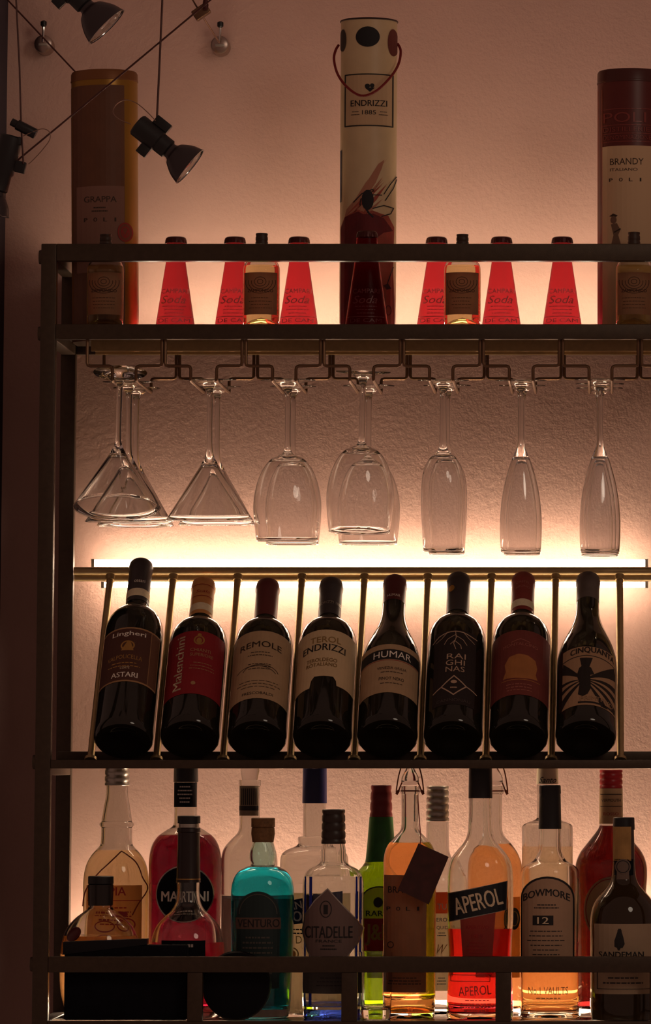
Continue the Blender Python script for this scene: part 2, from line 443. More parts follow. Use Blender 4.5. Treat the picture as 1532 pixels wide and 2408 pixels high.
def liquid(root, outer, t, base_t, level, mat, name='liquid', punt=0.006):
    pr = [(r - t * 0.6, z) for r, z in outer if base_t + 0.004 < z < level]
    # exact top
    for (r0, z0), (r1, z1) in zip(outer, outer[1:]):
        if z0 >= level >= z1 and z0 > z1:
            k = (z0 - level) / (z0 - z1); pr = [(r0 + (r1 - r0) * k - t * 0.6, level)] + pr; break
    rb = pr[-1][0]
    pr = [(0, level)] + pr + [(rb * 0.98, base_t + 0.0015), (rb * 0.9, base_t - 0.0004), (rb * 0.5, base_t - 0.0004 + punt * 0.6), (0, base_t + punt - 0.0004)]
    bm = bmesh.new(); lathe(bm, pr, 64); return mesh_obj(name, bm, mat, root, ang=50)
def cap(root, cx, Y, zs, pts, mat, name='cap', ribs=0):
    pr = prof_px(cx, Y, pts, zs); pr = [(p[0], p[1]) for p in pr]
    q = []
    for i, (r, z) in enumerate(pr):
        q.append((r, z))
    if ribs:
        q2 = []
        r0, z0 = q[0]; r1, z1 = q[-1]
        q2.append((r0 * 0.93, z0)); n = ribs * 4
        for i in range(n + 1):
            k = i / n; rr = r0 + (r1 - r0) * k; q2.append((rr * (0.93 if i % 4 == 2 else 1.0), z0 + (z1 - z0) * (0.02 + 0.96 * k)))
        q2.append((r1 * 0.96, z1)); q = q2
    else:
        q = [(q[0][0] * 0.93, q[0][1])] + [(q[0][0], q[0][1] - 0.0008)] + q[1:]
    bm = bmesh.new(); lathe(bm, solid(q), 48); return mesh_obj(name, bm, mat, root)
def upright(name, label, cx, Y, prof, zs, mat=None, t=0.003, base_t=0.008, liq=None, group=None, cat='bottle', ymid=2100, flute=None, punt=0.005):
    loc = put(cx, Y, ymid, zs); root = thing(name, label, cat, loc, group)
    pr = prof_px(cx, Y, prof, zs); pr = pr[:-1] + [(pr[-1][0], 0.0)]
    body, outer = vessel(root, pr, t, base_t, mat or bglass_m, punt=punt, flute=flute)
    if liq: liquid(root, outer, t, base_t, at(cx, liq[0], Y).z - zs, liq[1], punt=punt)
    return root, outer
def LP(cx, Y, zs, R_px, **k): return Label(R=R_px * S(Y), px=(cx, Y, zs), **k)

def liqm(name, col, ior=1.2, rough=0.0): return M(name, col, rough, trans=1.0, ior=ior)
amber_m = liqm('amber_spirit', (0.95, 0.42, 0.13)); gold_l = liqm('golden_spirit', (0.98, 0.80, 0.52))
red_l = liqm('red_aperitif', (0.78, 0.05, 0.085)); orange_l = liqm('orange_spirit', (0.97, 0.5, 0.2))
teal_l = liqm('teal_spirit', (0.01, 0.34, 0.48)); darkred_l = liqm('ruby_vermouth', (0.15, 0.005, 0.022))
clear_l = liqm('clear_spirit', (0.98, 0.98, 0.98), ior=1.12); blue_l = liqm('blue_base', (0.03, 0.08, 0.7)); rosso_l = liqm('dark_vermouth', (0.085, 0.005, 0.005))
green_m = M('green_glass', (0.42, 0.62, 0.08), 0.0, trans=1.0, ior=1.4)

# ================================================================== ROW 4, REAR
YB = 0.188
YG = 0.196
r, o = upright('grappa_bottle', 'pale golden long-necked bottle with grey cap, wrapped in crossed string', 273, YG, [(1845, 26), (1870, 26), (1900, 31), (1932, 36, 1), (1936, 40), (1941, 40), (1946, 36, 1), (1982, 37), (1992, 42), (2010, 58), (2035, 71), (2070, 77), (2120, 77), (2386, 77)], ZS4, liq=(2000, gold_l))
cap(r, 273, YG, ZS4, [(1800, 29), (1847, 29)], silver_m, ribs=3)
L = LP(273, YG, ZS4, 77.5)
L.rect(208, 2082, 338, 2250, M('ochre_label', C(205, 140, 85), 0.8, glow=0.60)); L.text('PIA', 284, 2096, 38, 20, redink_m, bold=0.02); L.line([(212, 2118), (334, 2118)], 2, redink_m)
L.smalltext(273, 2135, 90, 5, 10, 3, redink_m); L.ring(305, 2175, 20, 16, 3, redink_m, 1); L.ring(255, 2180, 26, 14, 3, redink_m, 1); L.ell(290, 2150, 18, 7, redink_m, 1)
L.build('label', r)
Rs = 79 * S(YG)
def wrapc(cx, Y, zs, R, pts):
    out = []
    for px, py in pts:
        dx = (px - cx) * S(Y); a_ = math.asin(max(-1, min(1, dx / R))); out.append(Vector((R * math.sin(a_), -R * math.cos(a_), at(cx, py, Y).z - zs)))
    return out
sm = M('red_string', C(120, 35, 20), 0.8)
bm = bmesh.new()
for pts in ([(288, 2003), (262, 2030), (232, 2058), (205, 2095), (198, 2130)], [(288, 2003), (318, 2030), (340, 2065), (349, 2090), (330, 2125), (318, 2150)]):
    P = wrapc(273, YG, ZS4, Rs, pts)
    for q, (px, py) in zip(P, pts):
        if py < 2060: k = max(0.5, (py - 1975) / 85); q.x *= 1; q.y = -math.sqrt(max((Rs * k) ** 2 - q.x ** 2, 1e-6))
    tube(bm, smoothpts(P), 0.0009, 6)
mesh_obj('string', bm, sm, r)

r, o = upright('vermouth_bottle', 'round-shouldered ruby red bottle with black neck band and black disc label', 435, YB, [(1838, 27), (1925, 27), (1942, 30), (1953, 46), (1968, 66), (1990, 79), (2020, 85), (2060, 85), (2386, 84)], ZS4, liq=(1965, darkred_l))
cap(r, 435, YB, ZS4, [(1798, 28), (1834, 29), (1839, 29)], black_m)
L = LP(435, YB, ZS4, 27.5); L.rect(409, 1840, 461, 1898, blackmat_m); L.smalltext(435, 1850, 34, 5, 9, 3, silver_m); L.build('neck_label', r)
L = LP(435, YB, ZS4, 85.5); L.ell(440, 2103, 68, 68, silver_m, 0, 48); L.ell(440, 2103, 65, 65, blackmat_m, 1, 48)
L.text('MARTINI', 441, 2108, 108, 24, whiteink_m, 2, bold=0.03); L.smalltext(440, 2140, 60, 2, 9, 3, silver_m); L.build('label', r)

r, o = upright('gin_bottle', 'clear bottle with barcode neck band behind the teal bottle', 586, YB, [(1834, 24, 1), (1836, 26), (1846, 26), (1849, 24, 1), (1940, 24), (1958, 28), (1975, 44), (1995, 60), (2020, 66), (2060, 66), (2386, 65)], ZS4, liq=(2104, clear_l))
cap(r, 586, YB, ZS4, [(1800, 20), (1812, 22), (1834, 18)], glass_m, 'glass_stopper')
L = LP(586, YB, ZS4, 24.5); L.rect(563, 1848, 607, 1918, M('grey_paper', C(150, 135, 110), 0.8)); 
for i in range(8): L.rect(568 + i * 4.6, 1854, 570.5 + i * 4.6, 1893, ink_m, 1)
L.rect(563, 1895, 607, 1906, ink_m, 1); L.build('neck_label', r)
L = LP(586, YB, ZS4, 66.5); L.rect(524, 2114, 648, 2384, M('mauve_label', C(150, 115, 108), 0.8, glow=0.50)); L.rect(524, 2107, 648, 2114, whiteink_m); L.build('label', r)

r, o = upright('sambuca_bottle', 'clear square-shouldered bottle with navy blue cap and blue banner label', 739, YB, [(1888, 27), (1966, 27, 1), (1969, 38), (1980, 38), (1984, 38, 1), (1990, 44), (1998, 64), (2008, 76), (2022, 80), (2060, 80), (2386, 80)], ZS4, liq=(2010, clear_l))
navy = M('navy_foil', C(20, 30, 85), 0.35)
cap(r, 739, YB, ZS4, [(1797, 28), (1886, 29), (1889, 29)], navy)
L = LP(739, YB, ZS4, 80.5); L.rect(670, 2100, 808, 2384, M('peach_label', C(250, 215, 170), 0.8, glow=0.65)); L.poly([(668, 2122), (800, 2095), (800, 2160), (668, 2178)], M('navy_print', C(25, 35, 80), 0.6, glow=.3), 1)
L.text('AN', 699, 2130, 32, 18, whiteink_m, 2, rot=12, bold=0.04); L.text('BO', 697, 2156, 36, 24, whiteink_m, 2, rot=10, bold=0.05)
L.smalltext(715, 2186, 70, 2, 9, 3, ink_m); L.text('D', 709, 2210, 14, 18, gold_m, 2); L.ring(693, 2244, 16, 16, 3, gold_m, 1); L.ell(693, 2244, 9, 9, gold_m, 1); L.build('label', r)

r, o = upright('whisky_bottle', 'green glass bottle with dark red cap and yellow label, behind the tagged brandy bottle', 896, YB, [(1920, 26), (1980, 31), (2020, 35), (2034, 42), (2050, 55), (2068, 63), (2090, 66), (2386, 66)], ZS4, mat=green_m, liq=(2030, liqm('green_tint', (0.8, 0.8, 0.25))))
cap(r, 896, YB, ZS4, [(1846, 24), (1882, 25), (1922, 27)], M('maroon_cap', C(115, 20, 22), 0.4), ribs=3)
bm = bmesh.new(); pr = prof_px(896, YB, [(1921, 27.5), (1980, 32), (2020, 36), (2026, 37)], ZS4); lathe(bm, solid([(p[0], p[1]) for p in pr])); mesh_obj('neck_foil', bm, M('green_foil', C(35, 105, 35), 0.45, noise=.2), r)
L = LP(896, YB, ZS4, 66.5); yl = M('yellow_label', C(205, 190, 90), 0.7, glow=0.60)
L.poly([(858, 2300)] + [(896 - 40 * math.cos(i * math.pi / 10), 2112 - 26 * math.sin(i * math.pi / 10)) for i in range(11)] + [(936, 2300)], yl); L.ring(896, 2112, 41, 28, 3, ink_m, 1, a0=180, a1=360)
L.ell(893, 2122, 11, 12, ink_m, 1); L.text('RARE', 890, 2148, 50, 13, ink_m, bold=.03); L.rect(860, 2160, 934, 2236, redink_m, 1); L.text('J&B', 893, 2198, 56, 50, yl, 2, bold=.03); L.build('label', r)

r, o = upright('rum_bottle', 'clear bottle with ribbed silver cap between the brandy and the black banner aperitif', 1029, YB, [(1932, 26), (1985, 27), (2010, 31), (2030, 44), (2055, 60), (2080, 66), (2386, 66)], ZS4, liq=(2060, clear_l))
cap(r, 1029, YB, ZS4, [(1848, 26), (1931, 27)], silver_m, ribs=5)
L = LP(1029, YB, ZS4, 66.5); L.rect(975, 2098, 1083, 2330, M('peach_label', C(250, 215, 170), 0.8, glow=0.65)); L.rect(975, 2098, 1083, 2148, M('coral_print', C(215, 95, 60), 0.7, glow=0.60), 1)
L.text('TU', 1042, 2132, 22, 14, whiteink_m); L.text('ERO', 1042, 2163, 24, 9, ink_m); L.text('QUID', 1043, 2182, 26, 9, ink_m); L.smalltext(1042, 2194, 22, 2, 6, 2, ink_m); L.text('W', 1040, 2232, 22, 22, gold_m, shear=.4); L.smalltext(1042, 2300, 22, 3, 7, 2, ink_m); L.build('label', r)

def swing_top(root, cx, Y, zs, ylip, wire=True):
    bm = bmesh.new(); pr = prof_px(cx, Y, [(1806, 9), (1816, 14), (1828, 20), (1838, 21), (1846, 15)], zs); lathe(bm, solid([(p[0], p[1]) for p in pr])); mesh_obj('glass_stopper', bm, glass_m, root)
    s = S(Y); bm = bmesh.new(); zz = lambda y: at(cx, y, Y).z - zs
    for k in (-1, 1):
        tube(bm, smoothpts([(k * 20 * s, 0, zz(1800)), (k * 27 * s, -0.002, zz(1825)), (k * 32 * s, -0.003, zz(1860)), (k * 29 * s, -0.003, zz(1866)), (k * 24 * s, -0.003, zz(1852)), (k * 19 * s, -.003, zz(1840))]), 0.0009, 6)
        tube(bm, [(k * 32 * s, -0.003, zz(1868)), (k * 26 * s, -0.003, zz(1858))], 0.0018, 6)
    ring = [(math.cos(i * math.pi / 12) * 22 * s, math.sin(i * math.pi / 12) * 22 * s, zz(1860)) for i in range(24)]
    tube(bm, ring, 0.0009, 6, closed=True); mesh_obj('bail_wire', bm, M('rust_wire', C(120, 60, 40), 0.4, metal=.7), root)
r, o = upright('liqueur_bottle', 'swing-top bottle of orange liqueur half hidden behind the black banner aperitif', 1162, YB, [(1848, 19, 1), (1850, 23), (1864, 23), (1868, 19, 1), (1945, 19), (1965, 24), (1985, 42), (2010, 58), (2040, 66), (2386, 66)], ZS4, liq=(1985, orange_l))
swing_top(r, 1162, YB, ZS4, 1850)
L = LP(1162, YB, ZS4, 66.5); L.rect(1128, 2110, 1224, 2300, M('orange_label', C(235, 165, 95), 0.8, glow=0.65)); L.ell(1211, 2161, 13, 26, ink_m, 1); L.ring(1211, 2161, 9, 18, 2, gold_m, 2); L.build('label', r)

r, o = upright('rum_bottle', 'clear straight-sided bottle with white script cap behind the arched cream label whisky', 1288, YB, [(1845, 25), (1922, 25), (1928, 30), (1934, 46), (1940, 57), (1950, 60), (2000, 60), (2386, 60)], ZS4, liq=(1990, liqm('pale_rum', (1.0, .88, .68))))
cap(r, 1288, YB, ZS4, [(1797, 25), (1844, 26)], M('ivory_cap', C(215, 195, 165), 0.6))
L = LP(1288, YB, ZS4, 26.2); L.text('Santo', 1290, 1834, 38, 14, ink_m, shear=.4); L.build('cap_print', r)

r, o = upright('vermouth_bottle', 'broad dark red bottle with red screw cap behind the port bottle', 1438, YB, [(1852, 26), (1938, 27), (1950, 31), (1965, 42), (1985, 58), (2005, 73), (2030, 83), (2060, 85), (2110, 82), (2386, 80)], ZS4, liq=(1942, rosso_l))
cap(r, 1438, YB, ZS4, [(1810, 27), (1854, 27)], M('red_cap', C(165, 20, 28), 0.35), ribs=3)
bm = bmesh.new(); pr = prof_px(1438, YB, [(1854, 27.3), (1937, 28)], ZS4); lathe(bm, solid([(p[0], p[1]) for p in pr])); mesh_obj('neck_foil', bm, M('tan_paper', C(190, 155, 115), 0.8), r)
L = LP(1438, YB, ZS4, 28.4); L.text('VERMOUTH', 1438, 1882, 44, 7, ink_m); L.text('ROSSO', 1438, 1914, 34, 7, redink_m); L.line([(1414, 1868), (1462, 1868)], 1.5, ink_m); L.line([(1414, 1896), (1462, 1896)], 1.5, ink_m); L.build('neck_label', r)
L = LP(1438, YB, ZS4, 83.5); L.ell(1438, 2140, 64, 78, M('tan_paper', C(190, 155, 115), 0.8), 0, 40); L.ring(1438, 2140, 60, 74, 2, redink_m, 1); L.build('label', r)

# ================================================================== ROW 4, FRONT
YF = 0.072
Y1 = 0.097
r, o = upright('decanter_bottle', 'squat round-bodied clear bottle with black cap and dark red seal behind the black box', 237, Y1, [(2128, 27), (2136, 30), (2146, 42), (2162, 62), (2185, 80), (2215, 90), (2260, 94), (2330, 92), (2395, 76)], ZS4, liq=(2200, gold_l))
cap(r, 237, Y1, ZS4, [(2060, 30), (2078, 30), (2079, 28)], black_m)
cap(r, 237, Y1, ZS4, [(2079, 30), (2100, 30), (2129, 29)], M('smoked_collar', (0.02, 0.015, 0.012), 0.25), 'collar')
bm = bmesh.new(); lathe(bm, solid([(0.0105, 0), (0.0105, 0.0015), (0.0085, 0.003)]), 24)
q = wrapc(237, Y1, ZS4, 84 * S(Y1), [(183, 2196)])[0]; nrm = Vector((q.x, q.y, 0.03)).normalized()
bmesh.ops.transform(bm, verts=bm.verts, matrix=Matrix.Translation(q) @ Vector((0, 0, 1)).rotation_difference(nrm).to_matrix().to_4x4()); mesh_obj('wax_seal', bm, M('dark_red_wax', C(75, 8, 10), 0.35), r)
Y2 = 0.098
r, o = upright('amaretto_bottle', 'clear bell-shaped bottle with long black neck sleeve behind black round tin', 443, Y2, [(2072, 27), (2100, 27), (2122, 30), (2140, 40), (2158, 58), (2178, 74), (2205, 84), (2240, 87), (2320, 87), (2392, 82)], ZS4, liq=(2215, liqm('pale_rose', (1.0, .75, .7))))
cap(r, 443, Y2, ZS4, [(1918, 27), (1936, 27)], black_m)
cap(r, 443, Y2, ZS4, [(1936, 24), (1946, 24)], silver_m, 'collar')
cap(r, 443, Y2, ZS4, [(1946, 27), (1956, 28), (1958, 26), (2068, 28), (2075, 29)], M('black_sleeve', (0.018, 0.009, 0.008), 0.35), 'neck_sleeve')
bm = bmesh.new(); pr = prof_px(443, Y2, [(2066, 28.4), (2068, 28.6)], ZS4); lathe(bm, [(p[0], p[1]) for p in pr]); mesh_obj('gold_band', bm, gold_m, r)
L = LP(443, Y2, ZS4, 87.5); L.rect(387, 2212, 490, 2330, blackmat_m); L.smalltext(438, 2224, 70, 1, 9, 7, silver_m); L.build('label', r)

Y3 = 0.094
r, o = upright('mint_liqueur_bottle', 'teal liqueur bottle with wooden stopper and dark arched label', 618, Y3, [(1976, 23), (1990, 27), (2005, 31), (2020, 31), (2030, 28), (2035, 29, 1), (2040, 42), (2050, 58), (2068, 69), (2095, 74), (2150, 74), (2230, 73), (2300, 70), (2370, 67), (2394, 62)], ZS4, liq=(2040, teal_l), mat=M('teal_glass', (0.72, 0.95, 0.95), 0, trans=1, ior=1.4), base_t=0.012)
cap(r, 618, Y3, ZS4, [(1923, 28), (1944, 28), (1946, 25)], cork_m)
cap(r, 618, Y3, ZS4, [(1946, 27), (1960, 28), (1980, 25)], cork_m, 'stopper_collar')
L = LP(618, Y3, ZS4, 74.3); dg = M('dark_green_label', C(20, 42, 42), 0.6)
L.poly([(561, 2325)] + [(612 - 51 * math.cos(i * math.pi / 12), 2150 - 54 * math.sin(i * math.pi / 12)) for i in range(13)] + [(663, 2325)], dg)
L.ring(612, 2150, 45, 48, 2, M('grey_print', C(80, 78, 70), .7), 1, a0=180, a1=360)
L.rect(559, 2158, 665, 2185, M('taupe_label', C(95, 72, 62), 0.8), 1); L.text('VENTURO', 613, 2171, 98, 19, ink_m, 2, bold=0.01)
L.smalltext(612, 2205, 76, 8, 12, 4, M('grey_print', C(80, 78, 70), .7), seed=4); L.build('label', r)

bl = M('blue_print', C(22, 40, 150), 0.4)
r, o = upright('gin_bottle', 'clear fluted bottle with black ribbed cap, blue stripes and grey diamond label', 784, YF, [(1984, 26), (2000, 29, 1), (2022, 29), (2028, 31, 1), (2034, 38), (2044, 56), (2056, 66), (2075, 71), (2120, 71), (2396, 71)], ZS4, liq=(2060, clear_l), base_t=0.016, flute=lambda a, z: 1 + 0.012 * math.cos(16 * a))
cap(r, 784, YF, ZS4, [(1903, 27), (1984, 29)], M('brown_black_cap', (0.03, 0.018, 0.012), 0.4), ribs=4)
L = LP(784, YF, ZS4, 72); 
for x0, x1 in ((719, 723), (731, 738), (839, 843), (848, 852)): L.rect(x0, 2062, x1, 2365, bl, 0)
L.build('stripe_print', r)
L = LP(784, YF, ZS4, 72.4, off=0.0008); gl = M('grey_label', C(112, 92, 86), 0.7)
dia = [(775, 2090), (800, 2118), (838, 2160), (856, 2184), (846, 2215), (822, 2248), (800, 2272), (748, 2272), (728, 2236), (714, 2190), (722, 2150), (745, 2118)]
L.poly(dia, gl, 0); L.line(dia + dia[:1], 2.5, silver_m, 1); L.text('CITADELLE', 777, 2192, 110, 28, ink_m, 2, bold=.012); L.ring(771, 2138, 14, 20, 2, ink_m, 1); L.rect(766, 2128, 776, 2150, ink_m, 1)
L.text('FRANCE', 778, 2213, 60, 7, ink_m); L.smalltext(778, 2224, 40, 2, 8, 3, ink_m); L.rect(716, 2276, 852, 2337, M('slate_label', C(70, 66, 62), .7), 0); L.smalltext(784, 2300, 70, 3, 9, 2, ink_m, 1); L.build('label', r)
bm = bmesh.new(); pr = prof_px(784, YF, [(2372, 60), (2378, 64), (2392, 64), (2396, 60)], ZS4); pr = [(p[0], p[1]) for p in pr]; pr[-1] = (pr[-1][0], .003); lathe(bm, solid(pr), 48, lambda a, z: 1 + .02 * math.cos(24 * a)); mesh_obj('tinted_base', bm, blue_l, r)

Y5 = 0.052
loc = put(886, Y5, 2300, ZS4); r = thing('shot_glass', 'small clear straight glass standing before the green whisky bottle', 'glass', loc)
pr = prof_px(886, Y5, [(2238, 40), (2320, 38), (2370, 36), (2398, 34)], ZS4); pr = pr[:-1] + [(pr[-1][0], 0)]; vessel(r, pr, 0.0016, 0.012, glass_m, 0.001)

r, o = upright('brandy_bottle', 'amber brandy bottle with swing-top wire stopper and dark square tag hanging from its neck', 964, YF, [(1848, 19, 1), (1850, 22), (1864, 22), (1868, 20, 1), (1940, 20), (1955, 24), (1970, 38), (1990, 54), (2015, 61), (2050, 62), (2396, 62)], ZS4, liq=(1982, amber_m))
swing_top(r, 966, YF, ZS4, 1850)
L = LP(964, YF, ZS4, 62.4); L.rect(905, 2058, 1005, 2334, M('taupe_brandy_label', C(160, 115, 85), 0.8, glow=0.40, noise=.08))
L.text('BRANDY', 955, 2092, 78, 15, ink_m, bold=.01)
for i, ch in enumerate('POLI'): L.text(ch, 917 + i * 23, 2137, 4 if ch == 'I' else 9, 9, ink_m, bold=.04)
L.ring(922, 2222, 8, 8, 2, ink_m, 1); L.smalltext(955, 2300, 80, 3, 7, 2, ink_m); L.build('label', r)
# the hanging tag
tp = [at(985, 1983, 0.022), at(1056, 2015, 0.022), at(1009, 2127, 0.022), at(936, 2092, 0.022)]
bm = bmesh.new(); c0 = sum(tp, Vector()) / 4; fr = [bm.verts.new(p - loc * 0) for p in tp]; bk = [bm.verts.new(p + Vector((0, 0.0025, 0))) for p in tp]
bm.faces.new(fr); bm.faces.new(bk[::-1])
for i in range(4): bm.faces.new((fr[i], fr[(i + 1) % 4], bk[(i + 1) % 4], bk[i]))
bmesh.ops.translate(bm, verts=bm.verts, vec=-r.location)
mesh_obj('hang_tag', bm, M('dark_brown_card', C(62, 24, 20), 0.6, noise=0.3, nscale=90), r, smooth=False)
bm = bmesh.new(); P = [at(983, 1870, YF - 0.012) - r.location, at(987, 1930, YF - 0.014) - r.location, at(990, 1968, 0.034) - r.location, at(988, 1990, 0.0215) - r.location]
tube(bm, smoothpts(P), 0.0007, 6); mesh_obj('tag_string', bm, sm, r)

r, o = upright('aperitif_bottle', 'red-orange aperitif bottle with slanted black banner label and black cap', 1130, YF, [(1876, 27), (1930, 28), (1962, 31), (1982, 40), (2000, 55), (2020, 69), (2045, 76), (2090, 78), (2160, 78), (2210, 75), (2250, 74), (2330, 77), (2396, 79)], ZS4, liq=(2183, red_l))
cap(r, 1130, YF, ZS4, [(1790, 27), (1850, 28), (1877, 28)], black_m)
L = LP(1130, YF, ZS4, 78.5); nb = M('banner_black', C(14, 22, 28), 0.5)
bn = [(1056, 2102), (1194, 2073), (1192, 2140), (1059, 2168)]; L.poly(bn, nb, 1); L.line(bn + bn[:1], 2, silver_m, 1); L.text('APEROL', 1126, 2120, 112, 40, cream_m, 3, rot=14, bold=.02)
pk = M('pink_label', C(175, 75, 65), .7, glow=0.50); L.poly([(1085, 2160), (1168, 2146), (1160, 2262), (1092, 2262)], pk, 0)
L.text('APERITIVO', 1125, 2181, 54, 9, redink_m); L.text('1919', 1125, 2202, 26, 10, redink_m); L.smalltext(1125, 2217, 50, 4, 8, 2, redink_m)
L.build('label', r)
em = M('red_relief', (0.6, .08, .07), .3)
L = LP(1130, YF, ZS4, 77); L.frame(1063, 2293, 1155, 2308, 1.5, em); L.text('APEROL', 1120, 2330, 76, 22, em, rot=4, bold=-.0); L.smalltext(1125, 2353, 80, 4, 8, 2.5, em); L.build('embossing', r)

r, o = upright('whisky_bottle', 'amber whisky bottle with arched cream label bearing a black number box', 1294, YF, [(1949, 26), (1985, 27), (2005, 29), (2022, 38), (2034, 56), (2042, 65), (2055, 69), (2120, 69), (2290, 68), (2360, 68), (2396, 71)], ZS4, liq=(2262, orange_l), base_t=.010)
cap(r, 1294, YF, ZS4, [(1846, 25), (1865, 26), (1867, 25), (1949, 27)], black_m)
L = LP(1294, YF, ZS4, 69.5)
def arch(x0, x1, ytop, ys, yb, n=14): 
    c = (x0 + x1) / 2; rx = (x1 - x0) / 2; return [(x0, yb)] + [(c - rx * math.cos(i * math.pi / n), ys - (ys - ytop) * math.sin(i * math.pi / n)) for i in range(n + 1)] + [(x1, yb)]
L.poly(arch(1226, 1352, 2061, 2112, 2268), ink_m, 0); L.poly(arch(1230, 1348, 2066, 2114, 2268), M('whisky_label', C(195, 160, 130), .8, glow=0.20, noise=.05), 1)
L.text('BOWMORE', 1287, 2112, 108, 17, ink_m, 2, arc=14, bold=.03); L.smalltext(1287, 2128, 62, 2, 7, 2.5, ink_m); L.rect(1255, 2153, 1303, 2176, ink_m, 2); L.text('12', 1279, 2164.5, 26, 16, cream_m, 3, bold=.02)
L.smalltext(1286, 2190, 90, 6, 11, 2, ink_m, seed=9); L.build('label', r)
L = LP(1294, YF, ZS4, 69); L.text('No.1 VAULTS', 1291, 2330, 92, 18, M('amber_relief', (.75, .3, .1), .3)); L.smalltext(1291, 2348, 80, 1, 8, 3, M('amber_relief', (.75, .3, .1), .3)); L.build('embossing', r)

loc = put(1468, YF, 2200, ZS4); r = thing('port_bottle', 'dark brown port bottle with paper seal on neck and cloaked figure label', 'bottle', loc)
pr = spline(prof_px(1468, YF, [(1950, 24), (2030, 26), (2062, 29), (2078, 35), (2094, 48), (2112, 63), (2134, 74), (2165, 79), (2220, 79), (2396, 79)], ZS4)); pr[-1] = (pr[-1][0] * .97, 0)
bm = bmesh.new(); lathe(bm, solid(pr), 64); mesh_obj('glass_body', bm, murky_m, r)
cap(r, 1466, YF, ZS4, [(1922, 25), (1951, 26)], black_m)
L = LP(1468, YF, ZS4, 30); L.rect(1443, 1944, 1485, 2024, M('seal_paper', C(170, 130, 75), .8, noise=.2)); L.rect(1446, 2020, 1490, 2058, blackmat_m, 0); L.ell(1466, 2038, 18, 18, M('grey_seal', C(110, 92, 80), .8), 1); L.ring(1466, 2038, 15, 15, 2, ink_m, 2); L.rect(1452, 2050, 1480, 2068, M('grey_seal', C(110, 92, 80), .8), 1); L.build('neck_label', r)
L = LP(1468, YF, ZS4, 79.3); L.rect(1399, 2173, 1540, 2338, M('port_label', C(165, 142, 115), .8, noise=.05))
L.poly([(1455, 2184), (1461, 2184), (1463, 2192), (1467, 2205), (1470, 2220), (1465, 2229), (1460, 2230), (1458, 2235), (1454, 2235), (1452, 2229), (1446, 2226), (1446, 2212), (1450, 2200), (1453, 2191)], ink_m, 1); L.ell(1458, 2189, 5.5, 1.8, ink_m, 1)
L.text('SANDEMAN', 1462, 2245, 104, 14, ink_m, 2, bold=.03); L.frame(1406, 2286, 1534, 2326, 1.5, ink_m); L.smalltext(1466, 2300, 100, 2, 12, 3, ink_m); L.build('label', r)

# black box, black round tin
b0 = at(147, 2300, 0.024); b1 = at(440, 2300, 0.024); bs = at(345, 2300, 0.024)
root = thing('gift_box', 'flat black card box lying in front of the squat round bottle', 'box', ((b0.x + b1.x) / 2, 0.04, ZS4)); ox = root.location.x
bm = bmesh.new(); box(bm, (at(151, 2300, .024).x - ox, -.016, 0.0005), (b1.x - ox, .006, zt(2222, .024) - ZS4), .0025); mesh_obj('box_body', bm, blackmat_m, root)
bm = bmesh.new(); hz = zt(2222, .024) - ZS4
vs = []
for y in (-.0165, .0063):
    vs.append([bm.verts.new(q) for q in ((b0.x - ox, y, hz - .012), (bs.x - ox, y, hz + .0005), (bs.x - ox, y, hz + .0075), (b0.x - ox, y, hz + .0035))])
bm.faces.new(vs[0]); bm.faces.new(vs[1][::-1])
for i in range(4): bm.faces.new((vs[0][i], vs[0][(i + 1) % 4], vs[1][(i + 1) % 4], vs[1][i]))
mesh_obj('box_lid', bm, M('black_lid', (0.006, 0.006, 0.009), .5, spec=.3), root, smooth=False)
c0 = at(556, 2304, .024); rr = 80 * S(.024); root = thing('round_tin', 'round black tin standing on edge in front of the teal bottle', 'tin', (c0.x, .036, ZS4))
bm = bmesh.new(); lathe(bm, solid([(rr * .93, -.012), (rr * .99, -.010), (rr, -.007), (rr, .008), (rr * .97, .0105)]), 72)
bmesh.ops.rotate(bm, verts=bm.verts, cent=(0, 0, 0), matrix=Matrix.Rotation(math.pi / 2, 3, 'X')); bmesh.ops.translate(bm, verts=bm.verts, vec=(0, 0, rr)); mesh_obj('tin_body', bm, M('matte_black', (0.003, .003, .005), .6, spec=.15), root)
bm = bmesh.new(); lathe(bm, [(rr * 1.004, .0005), (rr * 1.008, .001), (rr * 1.008, .0085), (rr * .96, .0125), (0, .0125)], 72)
bmesh.ops.rotate(bm, verts=bm.verts, cent=(0, 0, 0), matrix=Matrix.Rotation(math.pi / 2, 3, 'X')); bmesh.ops.translate(bm, verts=bm.verts, vec=(0, 0, rr)); mesh_obj('tin_lid', bm, M('matte_black', (0.003, .003, .005), .6, spec=.15), root)

